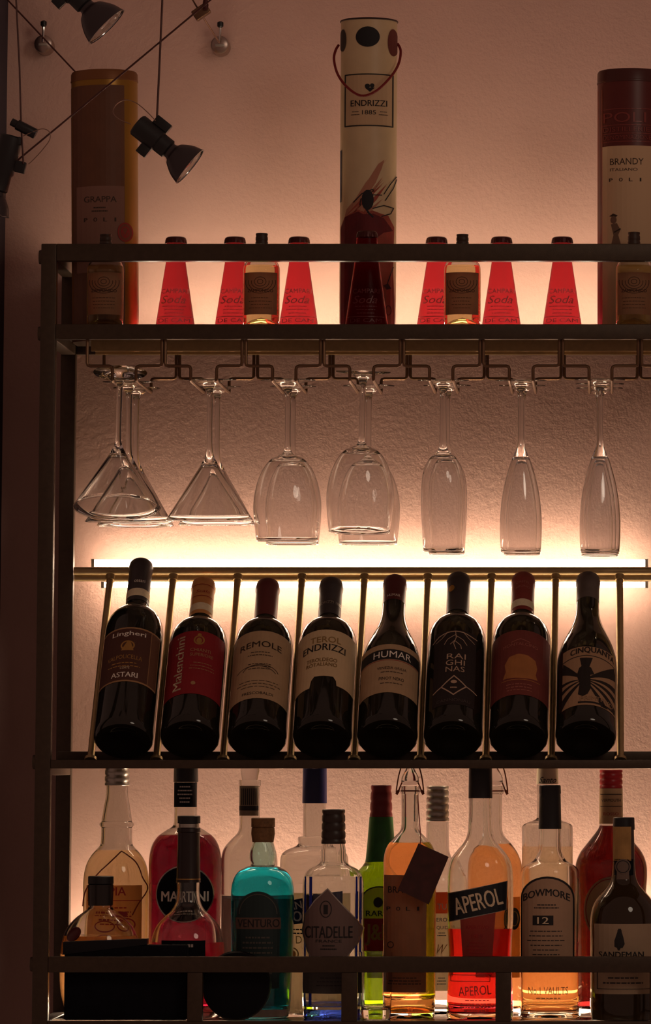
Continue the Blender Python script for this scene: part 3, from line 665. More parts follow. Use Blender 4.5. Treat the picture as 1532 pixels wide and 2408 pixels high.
# ================================================================== ROW 3, WINE
ZL = Z_R3[1] - 0.0003
BORD = [(37.5, 0), (37.5, 60), (37.5, 120), (37.4, 160), (36.5, 172), (33, 184), (26, 194), (18.5, 200), (15, 205), (14.2, 212), (14, 250)]
BURG = [(38.5, 0), (38.5, 60), (38.5, 118), (37.6, 132), (34, 150), (28, 168), (21, 188), (17, 203), (15, 218), (14.3, 250)]
def wine(label, xb, xc, ytop, prof, theta, capcol, glass=darkglass_m, band=None, capl=0.245):
    th = math.radians(theta); rb = prof[0][0] / 1000
    zc = ZL + rb * math.sin(th) + 0.0003; Yc = 0.032
    B = at(xb, 1760, Yc); B.z = zc
    ztop = at(xc, ytop, 0.21).z - 0.015 * math.sin(th)
    Lh = (ztop - zc) / math.cos(th)
    Tp = at(xc, ytop + 10, Yc + Lh * math.sin(th)); Tp.z = ztop; Tp.y = Yc + Lh * math.sin(th)
    ax = (Tp - B); Ltot = ax.length
    root = thing('wine_bottle', label, 'wine bottle', B, 'wine bottles leaning on the rod rack')
    root.rotation_mode = 'QUATERNION'; root.rotation_quaternion = Vector((0, 0, 1)).rotation_difference(ax.normalized())
    k = Ltot * 1000 / 279.0
    sc = [(r_, z_ * (k if z_ > 0 else 1)) for r_, z_ in prof]
    pr = spline([(r_ / 1000, z_ / 1000) for r_, z_ in sc] + [(.0138, Ltot - .004)])
    pr = [(0, .012), (rb * .5, .006), (rb * .8, .0003), (rb * .93, 0.0), (rb * .99, .003)] + [q for q in pr if q[1] > .004]
    bm = bmesh.new(); lathe(bm, pr, 64); mesh_obj('glass_body', bm, glass, root)
    z0 = capl * .829 * k / 0.829 if False else (0.2105 if prof is BORD else 0.232) * k
    z0 = min(z0, Ltot - .045)
    cp = [(.01475, z0), (.0148, Ltot - .016), (.0157, Ltot - .014), (.0159, Ltot - .009), (.0152, Ltot - .006), (.0148, Ltot - .003), (.0125, Ltot - .0005), (0, Ltot)]
    bm = bmesh.new(); lathe(bm, cp, 40); mesh_obj('capsule', bm, capcol, root)
    if band:
        bm = bmesh.new(); lathe(bm, [(.0151, z0 + .006), (.01515, z0 + .018)], 40); mesh_obj('paper_band', bm, band, root)
    return root, rb, Ltot * 1000, k, z0 * 1000
capdark = M('black_capsule', C(62, 52, 52), .45, noise=.1); maroon = M('maroon_capsule', C(95, 35, 35), .45); 
# 1
r, R, Lm, k, zc = wine('tallest dark wine bottle, far left, brown label with gold crest', 290, 333, 1308, BORD, 38, capdark, band=cream_m)
L = Label(R=R); br = M('brown_label', C(80, 45, 34), .75, noise=.06); tan = M('tan_print', C(165, 125, 85), .7)
L.rect(-46, 66, 46, 154, tan, 0); L.rect(-44.5, 68.5, 28, 151.5, br, 1); L.rect(29, 68.5, 44.5, 151.5, M('umber_label', C(105, 68, 48), .75), 1)
L.text('Lingheri', -2, 143, 44, 9, whiteink_m, bold=.02); L.ring(-2, 124, 9, 8, 2, gold_m, 2); L.poly([(-10, 116), (6, 116), (2, 128), (-2, 132), (-5, 126)], gold_m, 3)
L.text('VALPOLICELLA', -5, 104, 46, 6.5, gold_m, arc=2); L.smalltext(-5, 96, 46, 2, 5, 1.3, gold_m); L.text('CORTE', -3, 88, 12, 3.5, cream_m); L.text('ASTARI', -3, 77, 34, 8, whiteink_m, bold=.02); L.build('label', r)
L = Label(R=.0153, off=.0002); L.text('cesari', 2, zc + 30, 14, 5, whiteink_m); L.build('capsule_print', r)
# 2
r, R, Lm, k, zc = wine('wine bottle with orange capsule and bright red label', 446, 480, 1352, BORD, 42, M('orange_capsule', C(200, 135, 75), .5, noise=.06), band=cream_m)
L = Label(R=R); L.rect(-46, 44, 46, 152, M('crimson_label', C(135, 18, 28), .7, noise=.05))
L.text('Malenchini', -19, 98, 92, 12, cream_m, rot=90, bold=.02); L.ring(5, 136, 7, 8, 2, gold_m, 1); L.ell(5, 135, 3.5, 5, gold_m, 1); L.ell(5, 145, 2.5, 2.5, gold_m, 1)
L.text('CHIANTI', 8, 119, 26, 5.5, tan); L.text('SUPERIORE', 10, 111, 30, 5, tan); L.smalltext(12, 97, 34, 3, 5, 1, tan); L.ell(2, 62, 3, 3, tan, 1); L.build('label', r)
L = Label(R=.0153, off=.0002); L.text('Scala', 2, zc + 38, 18, 5, redink_m, shear=.3); L.line([(-20, zc + 50), (20, zc + 50)], 1, redink_m); L.line([(-20, zc + 30), (20, zc + 30)], 1, redink_m); L.build('capsule_print', r)
# 3
r, R, Lm, k, zc = wine('wine bottle with maroon capsule and plain greyish cream label', 604, 631, 1355, BORD, 42, maroon)
L = Label(R=R); L.rect(-48, 36, 48, 152, M('grey_cream_label', C(175, 145, 110), .8, noise=.06)); dk = M('umber_ink', C(55, 38, 25), .7)
L.text('REMOLE', 0, 126, 56, 10, dk, arc=3, bold=.005); L.smalltext(0, 115, 34, 2, 5, 1.2, dk); L.ring(2, 82, 24, 12, 1, dk, 1, a0=10, a1=170); L.ring(-6, 78, 30, 14, 1, dk, 1, a0=20, a1=150); L.smalltext(0, 95, 40, 3, 4, 1, dk, seed=3); L.smalltext(0, 66, 60, 3, 5, .8, dk, seed=5); L.text('FRESCOBALDI', 0, 45, 40, 4.5, dk); L.build('label', r)
# 4
r, R, Lm, k, zc = wine('wine bottle with black capsule and notched cream label', 758, 780, 1352, BORD, 42, capdark)
L = Label(R=R); L.poly([(-50, 56), (-18, 56), (-16, 68), (-12, 74), (12, 74), (16, 68), (17, 60), (50, 60), (50, 154), (-50, 154)], M('warm_cream_label', C(205, 178, 138), .8, noise=.04)); olive = M('olive_gold_ink', C(140, 110, 60), .5)
L.text('TEROL', 0, 137, 40, 10, olive); L.text('ENDRIZZI', -2, 122, 58, 11, ink_m, bold=.015, arc=2); L.text('TEROLDEGO', -4, 102, 40, 6, olive, bold=.01); L.text('ROTALIANO', -4, 94, 40, 6, olive, bold=.01); L.build('label', r)
L = Label(R=.0153, off=.0002); L.text('ENDRIZZI 1885', 0, zc + 18, 36, 4.5, silver_m); L.build('capsule_print', r)
# 5
r, R, Lm, k, zc = wine('slope-shouldered wine bottle, cream label crossed by black name band', 911, 930, 1346, BURG, 42, maroon)
L = Label(R=R); L.rect(-46, 44, 46, 127, M('grey_cream_label', C(175, 145, 110), .8, noise=.06)); L.rect(-46, 101, 46, 118, ink_m, 1); L.text('HUMAR', 4, 109.5, 50, 11, whiteink_m); L.line([(-46, 99.5), (46, 99.5)], .8, redink_m)
L.text('VENEZIA GIULIA', 4, 86, 38, 4.2, dk); L.smalltext(4, 79, 40, 1, 4, 1, dk); L.text('PINOT NERO', 4, 68, 32, 5, dk); L.smalltext(4, 60, 40, 1, 4, 1, dk); L.build('label', r)
L = Label(R=.0153, off=.0002); L.text('HUMAR', 0, zc + 6, 17, 4.5, whiteink_m); L.build('capsule_print', r)
# 6
r, R, Lm, k, zc = wine('black wine bottle printed with pale root drawing and diamond emblem', 1066, 1080, 1340, BORD, 42, capdark)
L = Label(R=R); pale = M('pale_print', C(185, 155, 130), .6)
L.rect(-29, 26, 29, 153, M('near_black_label', C(34, 22, 20), .7))
for pts in ([(-32, 139), (-22, 146), (-10, 150), (0, 151), (10, 150), (22, 146), (30, 145)], [(0, 151), (1, 140), (-2, 130), (1, 120)], [(0, 145), (-10, 138), (-14, 130)], [(1, 143), (10, 137), (15, 129)], [(-10, 150), (-18, 141), (-26, 137)], [(10, 150), (17, 142), (26, 136)], [(0, 136), (-6, 129)], [(0, 134), (7, 127), (8, 121)]):
    L.line(pts, 1.5 if len(pts) > 4 else .9, pale, 1)
L.text('RAI', 2, 108, 24, 9, pale, bold=.0); L.text('GHI', 1, 97, 24, 9, pale); L.text('NAS', 1, 86, 24, 9, pale)
L.line([(-28, 50), (-16, 57), (0, 74), (16, 58), (32, 52)], 1.7, pale, 1); L.line([(-16, 57), (0, 42), (16, 58)], 1.7, pale, 1); L.ell(0, 64, 4, 3, pale, 1, 10); L.smalltext(0, 54, 12, 1, 4, 2, pale); L.text('CANNONAU', 0, 33, 44, 5, M('faint_print', C(75, 62, 58), .7)); L.build('label', r)
L = Label(R=.0153, off=.0002); L.ell(-9, zc + 38, 4.5, 5.5, gold_m, 1, 12); L.build('capsule_print', r)
# 7
r, R, Lm, k, zc = wine('wine bottle with red capsule, brick red label and ochre blot', 1220, 1232, 1340, BORD, 42, M('red_capsule', C(130, 45, 38), .5, noise=.1), band=cream_m)
L = Label(R=R); L.rect(-50, 42, 50, 153, M('brick_label', C(112, 48, 40), .75, noise=.12, nscale=40)); oc = M('ochre_print', C(165, 105, 55), .7, noise=.12)
L.poly([(-22, 72), (-18, 84), (-20, 96), (-14, 108), (-2, 112), (10, 110), (20, 104), (23, 92), (21, 80), (24, 72), (5, 70)], oc, 1); L.line([(-24, 68), (28, 68)], 1, oc); pr_ = M('pale_brick', C(160, 95, 80), .7)
L.line([(-12, 133), (0, 138), (12, 133)], 1, pr_); L.text('MONTALCINO', 0, 126, 46, 5, pr_, arc=3); L.smalltext(0, 60, 46, 3, 5, 1.3, pr_, seed=8); L.build('label', r)
L = Label(R=.0153, off=.0002); L.text('CASTEL', 0, zc + 46, 18, 3.5, pr_, arc=2); L.text('BRUNO', 0, zc + 38, 18, 3.5, pr_, arc=2); L.build('capsule_print', r)
# 8
r, R, Lm, k, zc = wine('slope-shouldered wine bottle, rightmost, sunburst striped label', 1378, 1384, 1340, BURG, 41, M('grey_capsule', C(92, 78, 72), .55, noise=.15))
L = Label(R=R); lt = M('tan_paper_light', C(165, 130, 98), .8); L.rect(-34, 24, 46, 122, lt, 0); bk2 = M('dark_brown_ink', C(30, 20, 16), .7)
L.text('CINQUANTA', 10, 113, 62, 11, bk2, arc=3, bold=.03); L.line([(-34, 104), (0, 107), (46, 104)], 1.2, bk2)
cxs, cys = -2, 66
def clipray(a0, a1):
    def edge(a_):
        c_, s_ = math.cos(math.radians(a_)), math.sin(math.radians(a_)); tmin = 1e9
        for lim, cc, d in ((46, cxs, c_), (-34, cxs, c_), (103, cys, s_), (25, cys, s_)):
            if abs(d) > 1e-6:
                t = (lim - cc) / d
                if t > 0: tmin = min(tmin, t)
        return (cxs + c_ * tmin, cys + s_ * tmin)
    L.poly([(cxs, cys), edge(a0), edge((a0 + a1) / 2), edge(a1)], bk2, 1)
for a0, a1 in ((75, 100), (130, 150), (20, 40), (-5, 6), (-24, -14), (-42, -33), (-62, -52), (175, 184), (196, 206), (218, 232)): clipray(a0, a1)
L.poly([(-9, 86), (-2, 93), (6, 86), (10, 76), (5, 74), (6, 52), (2, 42), (-4, 38), (-10, 42), (-8, 60), (-12, 74)], bk2, 2); L.text('PRIMITIVO', 16, 34, 46, 7, lt, 3, arc=2, bold=.02); L.rect(-10, 27, 44, 30, bk2, 1); L.build('label', r)

# ================================================================== ROW 2, HANGING GLASSES
ZARM = zt(893) + 0.0022
MART = [(34, 0), (33, 1.2), (20, 3), (9, 8), (4.5, 15), (3.6, 28), (3.3, 60), (3.6, 88), (5.5, 97), (10, 103), (55, 178)]
WINEG = [(35, 0), (34, 1.2), (20, 3), (9, 8), (4.6, 15), (3.8, 28), (3.4, 60), (3.8, 84), (6, 92), (12, 96), (22, 101), (32, 114), (39, 132), (43, 155), (42, 178), (39, 203)]
FLUTE = [(33, 0), (32, 1.2), (18, 3), (8, 8), (4.6, 16), (3.8, 30), (3.6, 60), (4.2, 80), (8, 92), (13, 104), (19, 124), (24, 148), (26.5, 175), (26.5, 198), (25.5, 217)]
SMALLW = [(33, 0), (32, 1.2), (18, 3), (8, 8), (4.6, 16), (4.0, 30), (4.2, 60), (5.2, 84), (9, 92), (17, 99), (24, 112), (27.5, 130), (28, 160), (26.5, 190), (25, 216)]
BOWL0 = {id(MART): 9, id(WINEG): 9, id(FLUTE): 8, id(SMALLW): 8}
def stem_mesh(name, P):
    i0 = BOWL0[id(P)]; t = 1.15
    if P is MART: out = spline([(r_ / 1000, -z_ / 1000) for r_, z_ in P[:9]] + [(.0085, -.1035), (.0125, -.1105)]) + [(.0125 + .0425 * i_ / 10, -.1105 - .0675 * i_ / 10) for i_ in range(1, 11)]
    else: out = spline([(r_ / 1000, -z_ / 1000) for r_, z_ in P])
    zb = -P[i0][1] / 1000 - .004
    inner = [(max(r_ - t / 1000, .001), z_) for r_, z_ in out if z_ < zb - .002]
    if P is MART: inner = [(.0012, -.1085), (.005, -.1088), (.0085, -.1105), (.011, -.114)] + [(.011 + .0425 * i_ / 10, -.114 - .0635 * i_ / 10) for i_ in range(1, 11)]
    rr_, zz_ = out[-1]
    bead = [(rr_ - .0006 + .00095 * math.cos(a_), zz_ + .00095 * math.sin(a_)) for a_ in [math.radians(70 - 40 * i_) for i_ in range(9)]]
    inner = [q for q in inner if q[1] > zz_ + .0015]; out = [q for q in out if q[1] > zz_ + .0012]
    full = [(0, .0012)] + [(.006, .0011)] + out + bead + list(reversed(inner)) + [(0, inner[0][1] + .001)]
    bm = bmesh.new(); lathe(bm, full, 64); bmesh.ops.recalc_face_normals(bm, faces=bm.faces)
    me = bpy.data.meshes.new(name)
    for f in bm.faces: f.smooth = True
    bm.to_mesh(me); bm.free(); me.materials.append(glass_m); return me
GM = {id(P): stem_mesh(n, P) for n, P in (('martini_glass', MART), ('wine_glass', WINEG), ('champagne_flute', FLUTE), ('small_wine_glass', SMALLW))}
def hang(name, P, px, Y, label, cat, pitch=0, roll=0, lift=0.0, xpx=None, group='stemmed glasses hanging upside down in the rack', yref=890, sc=1.0):
    o = bpy.data.objects.new(name, GM[id(P)]); COL.objects.link(o)
    q = at(px, yref, Y); o.location = (q.x, Y, ZARM + lift); o.rotation_euler = (math.radians(-pitch), math.radians(roll), 0); o.scale = (sc, sc, 1)
    tag(o, label, cat, group); return o
# lanes, front to back; pitch swings the bowl towards the room
hang('martini_glass', MART, 283, 0.040, 'martini glass hanging crooked at the front of the first lane', 'glass', pitch=-20, roll=3, lift=.010, yref=875)
hang('martini_glass', MART, 304, 0.105, 'martini glass hanging straight in the middle of the first lane', 'glass', pitch=-4, lift=.0035)
hang('martini_glass', MART, 322, 0.212, 'martini glass at the back of the first lane beside the left post', 'glass', pitch=0, lift=.003, sc=.9)
hang('martini_glass', MART, 494, 0.06, 'martini glass hanging in front in the second lane', 'glass', pitch=-4, lift=.003)
hang('martini_glass', MART, 512, 0.185, 'martini glass hanging behind another in the second lane', 'glass', pitch=-3, lift=.003, sc=.9)
hang('wine_glass', WINEG, 678, 0.055, 'broad wine glass hanging in front in the third lane', 'glass', pitch=-1.0, lift=.0015)
hang('wine_glass', WINEG, 690, 0.16, 'broad wine glass at the back of the third lane', 'glass', pitch=-1.5, lift=.0015, sc=.86)
hang('wine_glass', WINEG, 855, 0.05, 'broad wine glass tipped forward at the front of the fourth lane', 'glass', pitch=-8, roll=1.5, lift=.012, yref=870)
hang('wine_glass', WINEG, 868, 0.15, 'broad wine glass hanging straight at the back of the fourth lane', 'glass', pitch=-1, lift=.0015, sc=.95)
hang('small_wine_glass', SMALLW, 1043, 0.06, 'slim tulip glass hanging in front in the fifth lane', 'glass', pitch=-3, lift=.002)
hang('small_wine_glass', SMALLW, 1052, 0.15, 'slim tulip glass hanging behind in the fifth lane', 'glass', pitch=-2, lift=.002, sc=.93)
hang('champagne_flute', FLUTE, 1226, 0.06, 'champagne flute in front in the sixth lane', 'glass', pitch=-3.5, lift=.002)
hang('champagne_flute', FLUTE, 1229, 0.15, 'champagne flute at the back of the sixth lane', 'glass', pitch=-3, lift=.002, sc=.92)
hang('champagne_flute', FLUTE, 1412, 0.05, 'front champagne flute in the rightmost lane', 'glass', pitch=-2, lift=.002, sc=.97)
hang('champagne_flute', FLUTE, 1412, 0.123, 'middle champagne flute in the rightmost lane', 'glass', pitch=-2, lift=.002, sc=.95)
hang('champagne_flute', FLUTE, 1411, 0.196, 'rear champagne flute in the rightmost lane', 'glass', pitch=-2, lift=.002, sc=.93)

# ================================================================== ROW 1
# cone-shaped red soda bottles
soda_m = M('red_soda', (0.74, 0.055, 0.085), 0.22, trans=1.0, ior=1.12, bump=.15, bscale=500)
crown_m = M('crown_cap', C(70, 25, 22), .4, metal=.4)
relief_m = M('pink_relief', (0.85, .22, .22), .35, trans=.0)
def soda(px, Y, label, group, y_cap=558, hw=(22, 23, 45.5), dark=False):
    loc = put(px, Y, 690, ZS1); root = thing('soda_bottle', label, 'bottle', loc, group)
    yb = 1800 - (1800 - 762) * D / (D + Y)
    pr = prof_px(px, Y, [(y_cap + 12, hw[0]), (615, hw[1]), (763, hw[2]), (796, hw[2] + 4)], ZS1); pr = [(p[0], p[1]) for p in pr]; r0, z0 = pr[-2]; r1, z1 = pr[-1]
    pr[-1] = (r0 + (r1 - r0) * (z0) / max(z0 - z1, 1e-5) * 1.0 if abs(z0 - z1) > 1e-5 else r1, 0.002); rbase = pr[-1][0]
    bm = bmesh.new(); lathe(bm, solid([(pr[0][0] * .8, pr[0][1] + .002)] + pr + [(rbase * .96, 0)]), 48); mesh_obj('glass_body', bm, soda_m, root)
    rc = 24.5 * S(Y); zc_ = at(px, y_cap, Y).z - ZS1; h = 15 * S(Y)
    bm = bmesh.new(); lathe(bm, solid([(rc * .82, zc_), (rc * .95, zc_ - .0012), (rc, zc_ - .004), (rc * 1.04, zc_ - h)]), 63, lambda a, z: 1 + (.03 * math.cos(21 * a) if z < zc_ - .003 else 0)); mesh_obj('crown_cap', bm, crown_m, root)
    Rf = lambda z: pr[1][0] + (pr[2][0] - pr[1][0]) * (pr[1][1] - z) / (pr[1][1] - pr[2][1])
    L = Label(R=Rf, px=(px, Y, ZS1), off=.0003); m = relief_m if not dark else M('shaded_relief', C(95, 15, 20), .4)  # darker relief paints in the missing backlight where the tin stands behind
    L.text('CAMPARI', px, 684, 60, 11, m, bold=-.005); L.text('Soda', px, 704, 56, 18, m, shear=.35, bold=-.005); L.smalltext(px, 720, 60, 3, 8, 1.6, m, seed=px); L.line([(px - 42, 744), (px + 42, 744)], 1.5, m); L.text('DE CAM', px, 753, 72, 9, m, bold=-.005)
    L.build('embossing', root)
    return root
g = 'red cone-shaped soda bottles on the top shelf'
for px, lab in ((413, 'red cone-shaped soda bottle nearest to the left brown tube tin'), (552, 'red cone-shaped soda bottle left of the small flask by the middle left'), (703, 'red cone-shaped soda bottle between small flask and white tube tin'),
                (1027, 'red cone-shaped soda bottle just right of the white tube tin'), (1180, 'red cone-shaped soda bottle just right of the centre-right small flask'), (1323, 'red cone-shaped soda bottle nearest to the dark red tube tin')):
    soda(px, 0.175, lab, g)
soda(863, 0.05, 'dark red cone-shaped soda bottle standing in front of the white tube tin', g, y_cap=544, hw=(24, 29, 50), dark=True)
# small flasks
flask_l = liqm('pale_gold', (1.0, .86, .5), ior=1.2); brl = M('brown_flask_label', C(165, 122, 90), .8, glow=0.35, noise=.08); dk3 = M('dark_umber_print', C(66, 42, 30), .8)
def flask(px, label, y_cap):
    Y = 0.058
    root, o = upright('flask_bottle', label, px, Y, [(572, 13), (604, 14), (611, 24), (616, 36), (628, 42), (650, 43), (767, 43)], ZS1, t=.002, base_t=.006, liq=(626, flask_l), group='small labelled flasks along the front of the top shelf', ymid=690, punt=.008, mat=M('flask_glass', (1, 1, .97), 0, trans=1, ior=1.25))
    cap(root, px, Y, ZS1, [(y_cap, 14), (574, 15)], M('brown_cap', C(58, 38, 26), .5), ribs=2)
    L = LP(px, Y, ZS1, 43.6); L.rect(px - 38, 640, px + 38, 739, brl)
    for i in range(5): L.ring(px, 662, 7 + i * 7, 6 + i * 5.5, 1.3, dk3, 1, a0=-10 if i > 1 else 0, a1=190 if i > 1 else 360)
    L.text('ZAMPONICO', px, 683, 58, 7, dk3, 2, bold=.02); L.smalltext(px, 700, 56, 4, 8, 1.2, dk3, 1, seed=px); L.build('label', root)
flask(248, 'small flask with brown label in front of the left brown tube tin', 551)
flask(615, 'small flask with brown label between two red cone bottles left of the white tin', 549)
flask(1088, 'small flask with brown label between two red cone bottles right of the white tin', 551)
flask(1492, 'small flask with brown label in front of the dark red tube tin', 546)
# tube tins
def tin(name, label, px, Y, hw, ytop, ylid, body, lidm):
    loc = put(px, Y, 560, ZS1); root = thing(name, label, 'tin', loc, 'tall tube tins on the top shelf')
    R = hw * S(Y, .7); zt_ = at(px, ytop, Y).z - ZS1 ; zl = at(px, ylid, Y).z - ZS1
    bm = bmesh.new(); lathe(bm, solid([(R * .99, 0), (R, .002), (R, zl)]), 72); mesh_obj('tube', bm, body, root)
    if lidm:
        bm = bmesh.new(); lathe(bm, solid([(R * 1.012, zl), (R * 1.02, zl + .0012), (R * 1.012, zl + .0024), (R * 1.008, zl + .003), (R * 1.006, zt_ - .003), (R * .97, zt_)]), 72); mesh_obj('lid', bm, lidm, root)
    return root, R
def tinlabel(px, Y, R, **k): return Label(R=R, px=(px, Y, ZS1), **k)
YT = 0.14
r, R = tin('tube_tin', 'brown and gold tube tin, leftmost on the top shelf, behind hanging spotlight', 251, YT, 78, 172, 196, M('gold_tin', C(150, 108, 40), .35, metal=.5), M('brown_lid', C(125, 80, 45), .4, metal=.4))
L = tinlabel(251, YT, R); L.rect(174, 199, 303, 800, M('dark_brown_wrap', C(98, 60, 38), .6, noise=.08), 0)
L.rect(190, 437, 302, 640, M('mauve_tin_label', C(128, 92, 78), .8), 1); L.text('GRAPPA', 247, 468, 76, 14, dk, 2); L.smalltext(246, 488, 40, 2, 8, 3, dk)
for i, ch in enumerate('POLI'): L.text(ch, 213 + i * 23, 516, 3 if ch == 'I' else 8, 9, dk, 2, bold=.05)
L.ell(303, 545, 17, 23, M('rust_seal', C(120, 60, 42), .7), 3); L.ring(303, 545, 16, 22, 2, redink_m, 4); L.ring(303, 545, 9, 13, 2, redink_m, 4); L.line([(296, 540), (303, 555), (309, 540)], 2, redink_m, 4); L.build('wrap', r)
r.rotation_euler = (0, math.radians(-0.9), 0)
# white tin in the middle
px = 866
r, R = tin('tube_tin', 'tall white tube tin with red cord handle, centre of the top shelf', px, 0.155, 66.5, 52, 52, M('ivory_tin', C(205, 180, 140), .45, noise=.04), None)
bm = bmesh.new(); zt_ = at(px, 52, .155).z - ZS1; ring = [(R * 1.005 * math.cos(i * math.pi / 24), R * 1.005 * math.sin(i * math.pi / 24), zt_) for i in range(48)]; tube(bm, ring, .0012, 8, closed=True); mesh_obj('rim', bm, M('dark_rim', C(40, 16, 14), .4), r)
L = tinlabel(px, .155, R); dkp = M('charcoal_print', C(22, 20, 22), .7)
L.ell(866, 86, 28, 24, dkp, 1); L.ell(806, 90, 9, 26, M('grey_blot', C(60, 50, 44), .7), 1); L.ell(924, 96, 12, 32, M('brown_blot', C(100, 44, 36), .7), 1)
L.frame(813, 174, 924, 295, 2.6, dkp); L.rect(815, 176, 922, 293, M('ivory_label', C(195, 165, 128), .8), 0)
L.text('ENDRIZZI', 869, 242, 84, 14, dkp, bold=.01); L.text('1885', 870, 264, 32, 10, dkp); L.smalltext(838, 262, 22, 2, 7, 1.5, dkp); L.smalltext(903, 262, 22, 2, 7, 1.5, dkp); L.ell(866, 202, 6, 5, dkp, 2); L.ell(877, 201, 5, 5, dkp, 2); L.poly([(860, 206), (883, 206), (872, 216)], dkp, 2)
wn = M('wine_print', C(92, 20, 24), .7, noise=.25, nscale=50); w2 = M('brick_wash', C(150, 70, 55), .75, noise=.2, nscale=40); w3 = M('rose_wash', C(170, 115, 90), .75)
L.poly([(812, 512), (818, 490), (850, 455), (868, 425), (892, 385), (906, 374), (900, 395), (886, 430), (872, 452), (880, 500), (840, 512)], w3, 0)
rnd = random.Random(5)
for i in range(16):
    x0_ = 812 + rnd.random() * 60; y0_ = 515 - rnd.random() * 30; x1_ = 850 + rnd.random() * 66; y1_ = y0_ - (x1_ - x0_) * rnd.uniform(.9, 1.5); wd_ = rnd.uniform(2, 6)
    L.poly([(x0_, y0_), ((x0_ + x1_) / 2 - wd_, (y0_ + y1_) / 2), (x1_, max(y1_, 372)), ((x0_ + x1_) / 2 + wd_, (y0_ + y1_) / 2)], w2 if i % 2 else w3, 1)
L.poly([(804, 800), (804, 530), (813, 508), (830, 500), (845, 492), (862, 499), (880, 495), (900, 502), (915, 505), (928, 530), (926, 640), (930, 700), (930, 800)], w2, 1)
L.poly([(804, 800), (804, 535), (815, 508), (832, 502), (846, 497), (858, 504), (880, 502), (905, 512), (926, 540), (905, 546), (888, 560), (884, 640), (880, 800)], wn, 2)
L.ell(868, 470, 14, 24, M('black_brush', (0.01, .008, .01), .7), 3, 14); bb = M('black_brush', (0.01, .008, .01), .7)
L.line([(905, 455), (918, 432), (932, 410)], 2, bb, 3); L.line([(908, 470), (925, 440), (933, 415)], 2, bb, 3); L.line([(835, 475), (855, 455), (880, 445)], 2.2, bb, 3); L.line([(850, 482), (852, 468), (872, 458), (900, 458)], 2, bb, 3); L.line([(880, 490), (905, 482), (926, 486), (920, 500), (900, 508)], 2.2, bb, 3); L.line([(858, 480), (870, 500), (880, 510)], 4, bb, 3)
L.line([(926, 625), (915, 660), (912, 670)], 1.8, bb, 3); L.poly([(904, 670), (915, 665), (922, 676), (912, 680)], bb, 3); L.line([(803, 350), (803, 470)], 4, M('slate_brush', C(70, 72, 82), .6), 1); L.ring(916, 728, 7, 12, 2, wn, 3)
L.build('artwork', r)
# cord handle
s_ = S(.155 - .04, .75); o0 = at(866, 560, .155); bm = bmesh.new()
P = [(797, 106, .155), (790, 118, .150), (786, 140, .135), (795, 175, .11), (818, 206, .088), (850, 225, .080), (885, 214, .080), (920, 180, .10), (938, 150, .125), (943, 120, .148), (936, 103, .155)]
base = r.location
tube(bm, smoothpts([at(a_, b_, y_) - base for a_, b_, y_ in P]), .0017, 8); mesh_obj('cord_handle', bm, M('red_cord', C(120, 22, 22), .7, bump=.3, bscale=900), r)
# dark red tin
px = 1484
r, R = tin('tube_tin', 'dark red tube tin with cream label at the right end of the top shelf', px, YT, 78, 170, 200, M('dark_red_tin', C(88, 24, 18), .4, noise=.05), M('maroon_lid', C(70, 24, 18), .35))
L = tinlabel(px, YT, R); tc = M('tin_cream', C(200, 168, 132), .75); L.rect(1418, 342, 1546, 800, tc, 0); L.rect(1407, 206, 1418, 800, M('rust_side', C(130, 55, 28), .5), 0)
rl = M('relief_red', C(125, 50, 42), .35)
for y in (255, 293, 313, 332): L.line([(1416, y), (1550, y)], 1.8, rl, 1)
L.text('POLI', 1470, 275, 100, 24, rl, 1); L.text('DISTILLERIE', 1474, 303, 108, 11, rl, 1); L.text('DENOMINAZIONE', 1476, 322, 112, 10, rl, 1)
L.text('BRANDY', 1475, 379, 78, 15, dk, 1); L.text('ITALIANO', 1468, 398, 64, 7, dk, 1)
for i, ch in enumerate('POLI'): L.text(ch, 1438 + i * 23, 422, 3 if ch == 'I' else 8, 8, dk, 1, bold=.05)
gp = M('sepia_print', C(110, 85, 68), .8)
L.poly([(1434, 507), (1443, 501), (1454, 506), (1450, 509), (1440, 508)], dk, 1); L.ell(1444, 516, 7, 9, gp, 1); L.poly([(1438, 526), (1452, 524), (1460, 540), (1455, 552), (1464, 585), (1436, 585), (1444, 552)], gp, 1); L.line([(1446, 545), (1460, 538)], 3, dk, 2); L.build('wrap', r)

# ================================================================== CABLE SPOTLIGHTS
def cable(pts, rad, mat, label, name='cable'):
    P = [at(*p) for p in pts]; c_ = P[0]; bm = bmesh.new(); tube(bm, [p - c_ for p in P], rad, 8); o = mesh_obj(name, bm, mat); o.location = c_; return tag(o, label, 'cable', 'tension cables of the spotlight system')
cab_m = M('brown_cable', C(70, 30, 22), .5); cab2_m = M('steel_cable', C(140, 110, 95), .35, metal=.6)
YC = -0.16
cable([(-60, -90, .27), (20, 2, .265), (180, 172, .25), (230, 228, .245)], .0011, cab_m, 'thin brown cable running down behind the left brown tube tin')
cable([(40, 378, YC), (260, 196, YC), (500, -4, YC), (560, -52, YC)], .0012, cab_m, 'long brown cable crossing diagonally before the left brown tube tin')
cable([(385, -80, YC - .004), (382, 0, YC - .004), (375, 160, YC - .004), (369, 285, YC - .004)], .0013, cab_m, 'near-vertical cable holding the middle hanging spotlight')
cable([(35, -80, YC - .006), (38, 0, YC - .006), (46, 160, YC - .006), (50, 300, YC - .006), (55, 385, YC - .006)], .0011, cab_m, 'near-vertical cable holding the far left spotlight')
cable([(430, -40, .10), (470, 28, .14), (516, 100, .27)], .0012, cab2_m, 'pale steel cable running to the right wall anchor')
